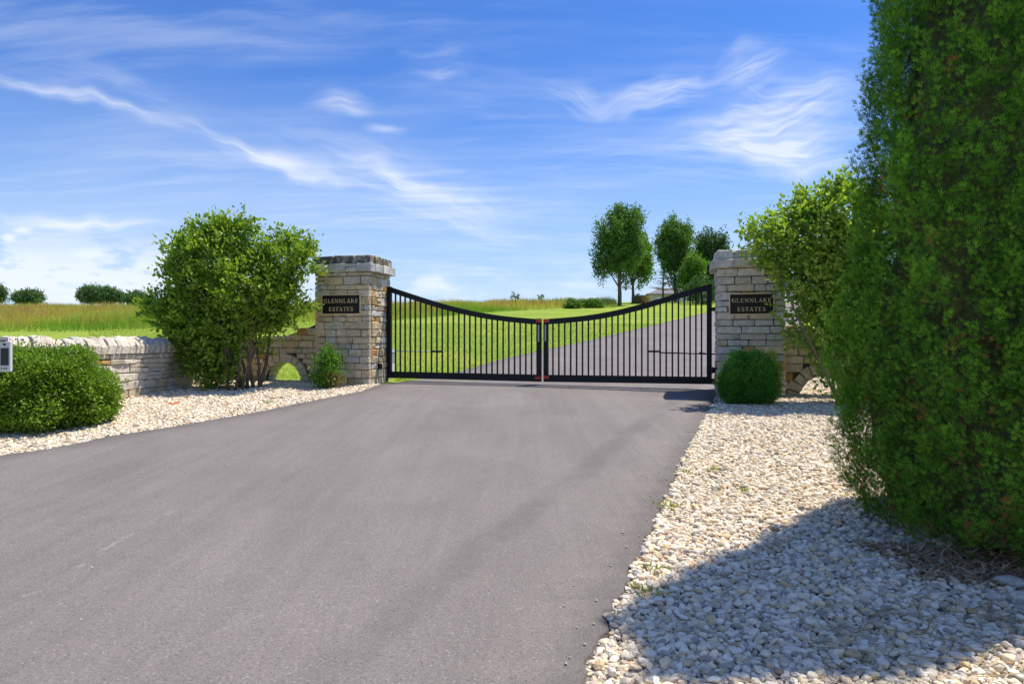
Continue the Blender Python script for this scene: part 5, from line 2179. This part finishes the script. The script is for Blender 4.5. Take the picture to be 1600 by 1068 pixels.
def lawn_blades():
    n = 90000
    y = 14.4 + 20 * rng.uniform(0, 1, n) ** 1.4
    u = rng.uniform(-0.62, 0.25, n)
    x = u * y
    ok = ~((x > xl(y) - 0.02) & (x < xr(y) + 0.3)) & (x < 16)
    ok &= ~((y < 14.9) & (x > -7) & (x < -2.5))
    x, y = x[ok], y[ok]
    x2 = rng.uniform(5.0, 11, 9000)
    y2 = rng.uniform(15.2, 24, 9000)
    ok = x2 > interp(RIGHT, y2) + 0.1
    x = np.concatenate([x, x2[ok]])
    y = np.concatenate([y, y2[ok]])
    n = len(x)
    grass('lawn_grass', np.stack([x, y], 1), rng.uniform(0.035, 0.08, n), rng.uniform(0.012, 0.03, n) * (y / 18), M_lawnb, rng.uniform(0, 0.85, n),
          'short mown lawn grass beyond the gate and through the wall arch', 'grass', lean=0.5)


lawn_blades()

# ------------------------------------------------------------------ small things on the gravel
def litter():
    n = 30000
    x = rng.uniform(2.1, 4.6, n)
    y = rng.uniform(3.1, 4.5, n)
    ok = (rng.uniform(0, 1, n) < litter_w(x, y)) & (x > 2.1)
    x, y = x[ok], y[ok]
    n = len(x)
    z = height(x, y) + 0.016 + rng.uniform(0, 0.035, n)
    P = np.stack([x, y, z], 1)
    a = rng.uniform(0, 6.28, n)
    d = norm(np.stack([np.cos(a), np.sin(a), rng.normal(0, 0.25, n)], 1))
    s, dd, nn = frames(d, 1.5)
    V = [(-0.07, 0, 0), (0.07, 0, 0), (0.05, 1, 0.05), (-0.05, 1, 0.05)]
    S = rng.uniform(0.03, 0.075, n)
    me = scatter('needle_litter', V, [(0, 1, 2, 3)], P, s, dd, nn, S, rng.uniform(0, 0.9, n))
    link_obj('needle_litter', me, M_litter, kind='stuff', label='brown fallen needles and twigs under the arborvitae', cat='litter')
    # dead straw lying among the pebbles, thickest at the lower right
    n = 900
    x = rng.uniform(1.2, 3.3, n)
    y = rng.uniform(2.5, 3.4, n)
    ok = (x > 1.0 + (y - 2.6) * 0.6) & (rng.uniform(0, 1, n) < 0.6)
    x, y = x[ok], y[ok]
    n = len(x)
    P = np.stack([x, y, height(x, y) + 0.045 + rng.uniform(0, 0.02, n)], 1)
    a = rng.uniform(-0.6, 0.9, n)
    d = norm(np.stack([np.cos(a), np.sin(a), rng.normal(0, 0.12, n)], 1))
    s, dd, nn = frames(d, 1.5)
    V = [(-0.018, 0, 0), (0.018, 0, 0), (0.03, 0.5, 0.03), (0.012, 1, 0.0), (-0.008, 0.5, 0.03)]
    me = scatter('dead_straw', [(-0.02, 0, 0), (0.02, 0, 0), (0.012, 1, 0.02), (-0.012, 1, 0.02)], [(0, 1, 2, 3)], P, s, dd, nn, rng.uniform(0.06, 0.17, n), rng.uniform(0, 0.9, n))
    link_obj('dead_straw', me, M_straw, kind='stuff', label='dry straw strands scattered over the nearest pebbles', cat='litter')


litter()


def weeds():
    spots = [((1036, 797), 0.05, 40), ((1003, 937), 0.04, 26), ((1108, 740), 0.03, 20), ((1155, 775), 0.03, 16), ((420, 632), 0.05, 30),
             ((1010, 900), 0.03, 12), ((1068, 745), 0.03, 14)]
    Ps, Ds = [], []
    for (px, py), r, n in spots:
        g = gp(px, py)
        P = np.stack([rng.normal(0, r, n), rng.normal(0, r, n), np.full(n, 0.01)], 1)
        Ds.append(norm(P * np.array([1, 1, 0]) * 12 + np.array([0, 0, 0.8]) + rng.normal(0, 0.3, (n, 3))))
        Ps.append(P + np.array([g[0] + 0.03, g[1], g[2] + 0.02]))
    P, d = np.concatenate(Ps), np.concatenate(Ds)
    n = len(P)
    A, B, C = frames(d, 0.4)
    me = scatter('weeds', LEAF2_V, LEAF2_F, P, A, B, C, np.stack([np.full(n, 0.022), rng.uniform(0.03, 0.065, n), np.full(n, 0.03)], 1), rng.uniform(0.2, 0.9, n))
    link_obj('weeds', me, M_weed, kind='stuff', label='sparse yellow-green weeds sprouting along the edges of the gravel', cat='weeds')


weeds()


def stray_stones():
    n = 260
    y = rng.uniform(2.4, 13, n)
    x = np.where(rng.uniform(0, 1, n) < 0.6, xr(y) - rng.exponential(0.10, n), np.where(rng.uniform(0, 1, n) < 0.6, xl(y) + rng.exponential(0.15, n), rng.uniform(-3, 3, n)))
    ok = (x > xl(y) + 0.02) & (x < xr(y) - 0.015)
    x, y = x[ok], y[ok]
    n = len(x)
    bm = bmesh.new()
    bmesh.ops.create_icosphere(bm, subdivisions=1, radius=0.5)
    tv = [tuple(v.co * random.uniform(0.8, 1.15)) for v in bm.verts]
    tf = [[v.index for v in f.verts] for f in bm.faces]
    bm.free()
    P = np.stack([x, y, height(x, y) + 0.045], 1)
    a = rng.uniform(0, 6.28, n)
    A = np.stack([np.cos(a), np.sin(a), np.zeros(n)], 1)
    B = np.stack([-np.sin(a), np.cos(a), np.zeros(n)], 1)
    C = np.tile(np.array([[0, 0, 1.0]]), (n, 1))
    S = rng.uniform(0.005, 0.017, n)
    me = scatter('stray_stones', tv, tf, P, A, B, C, np.stack([S * 1.3, S, S * 0.7], 1), rng.uniform(0, 1, n))
    link_obj('stray_stones', me, M_straystone, kind='stuff', label='tiny stray stones kicked onto the edges of the asphalt', cat='stones')


stray_stones()


def cobbles():
    random.seed(77)
    for (px, py, r), lab in zip([(1577, 922, 0.062), (1595, 948, 0.055), (1372, 857, 0.045), (1553, 945, 0.042)],
                                ['largest pale grey cobble at the right edge, beside the needle litter',
                                 'whitish cobble at the right edge, just below the largest cobble',
                                 'flat pale cobble at the left end of the needle litter',
                                 'small bluish cobble left of the pair at the right edge']):
        g = gp(px, py)
        bm = bmesh.new()
        bmesh.ops.create_icosphere(bm, subdivisions=3, radius=r)
        sx, sy, sz = random.uniform(1, 1.35), random.uniform(0.8, 1), random.uniform(0.5, 0.65)
        for v in bm.verts:
            nn = mnoise.noise(v.co * (1.2 / r) + Vector((px, 0, 0)))
            v.co *= 1 + 0.16 * nn
            v.co.x *= sx; v.co.y *= sy; v.co.z *= sz
        me = bpy.data.meshes.new('cobble')
        bm.to_mesh(me)
        bm.free()
        smooth_mesh(me)
        o = link_obj('cobble', me, M_stone_p, label=lab, cat='stone')
        o.location = (g[0], g[1], g[2] + 0.03 + r * 0.25)
        o.rotation_euler = (0.1, 0.05, random.uniform(0, 3))


cobbles()


def orange_scrap():
    g = gp(270, 634.5)
    V = []
    for j in range(3):
        for i in range(5):
            V.append((-0.11 + 0.055 * i, -0.045 + 0.045 * j, 0.035 + 0.03 * math.sin(i * 1.7 + j) + (0.02 if j == 2 else 0)))
    Fc = [(j * 5 + i, j * 5 + i + 1, (j + 1) * 5 + i + 1, (j + 1) * 5 + i) for j in range(2) for i in range(4)]
    me = pydata('orange_scrap', V, Fc)
    o = link_obj('orange_scrap', me, M_orange, label='bent orange scrap lying on the gravel in front of the low wall', cat='litter')
    md = o.modifiers.new('thickness', 'SOLIDIFY')
    md.thickness = 0.004
    o.scale = (0.7, 0.7, 0.7)
    o.rotation_euler = (0, 0, 0.5)
    o.location = (g[0], g[1], g[2] + 0.02)


orange_scrap()
print('objects', len(scene.objects))
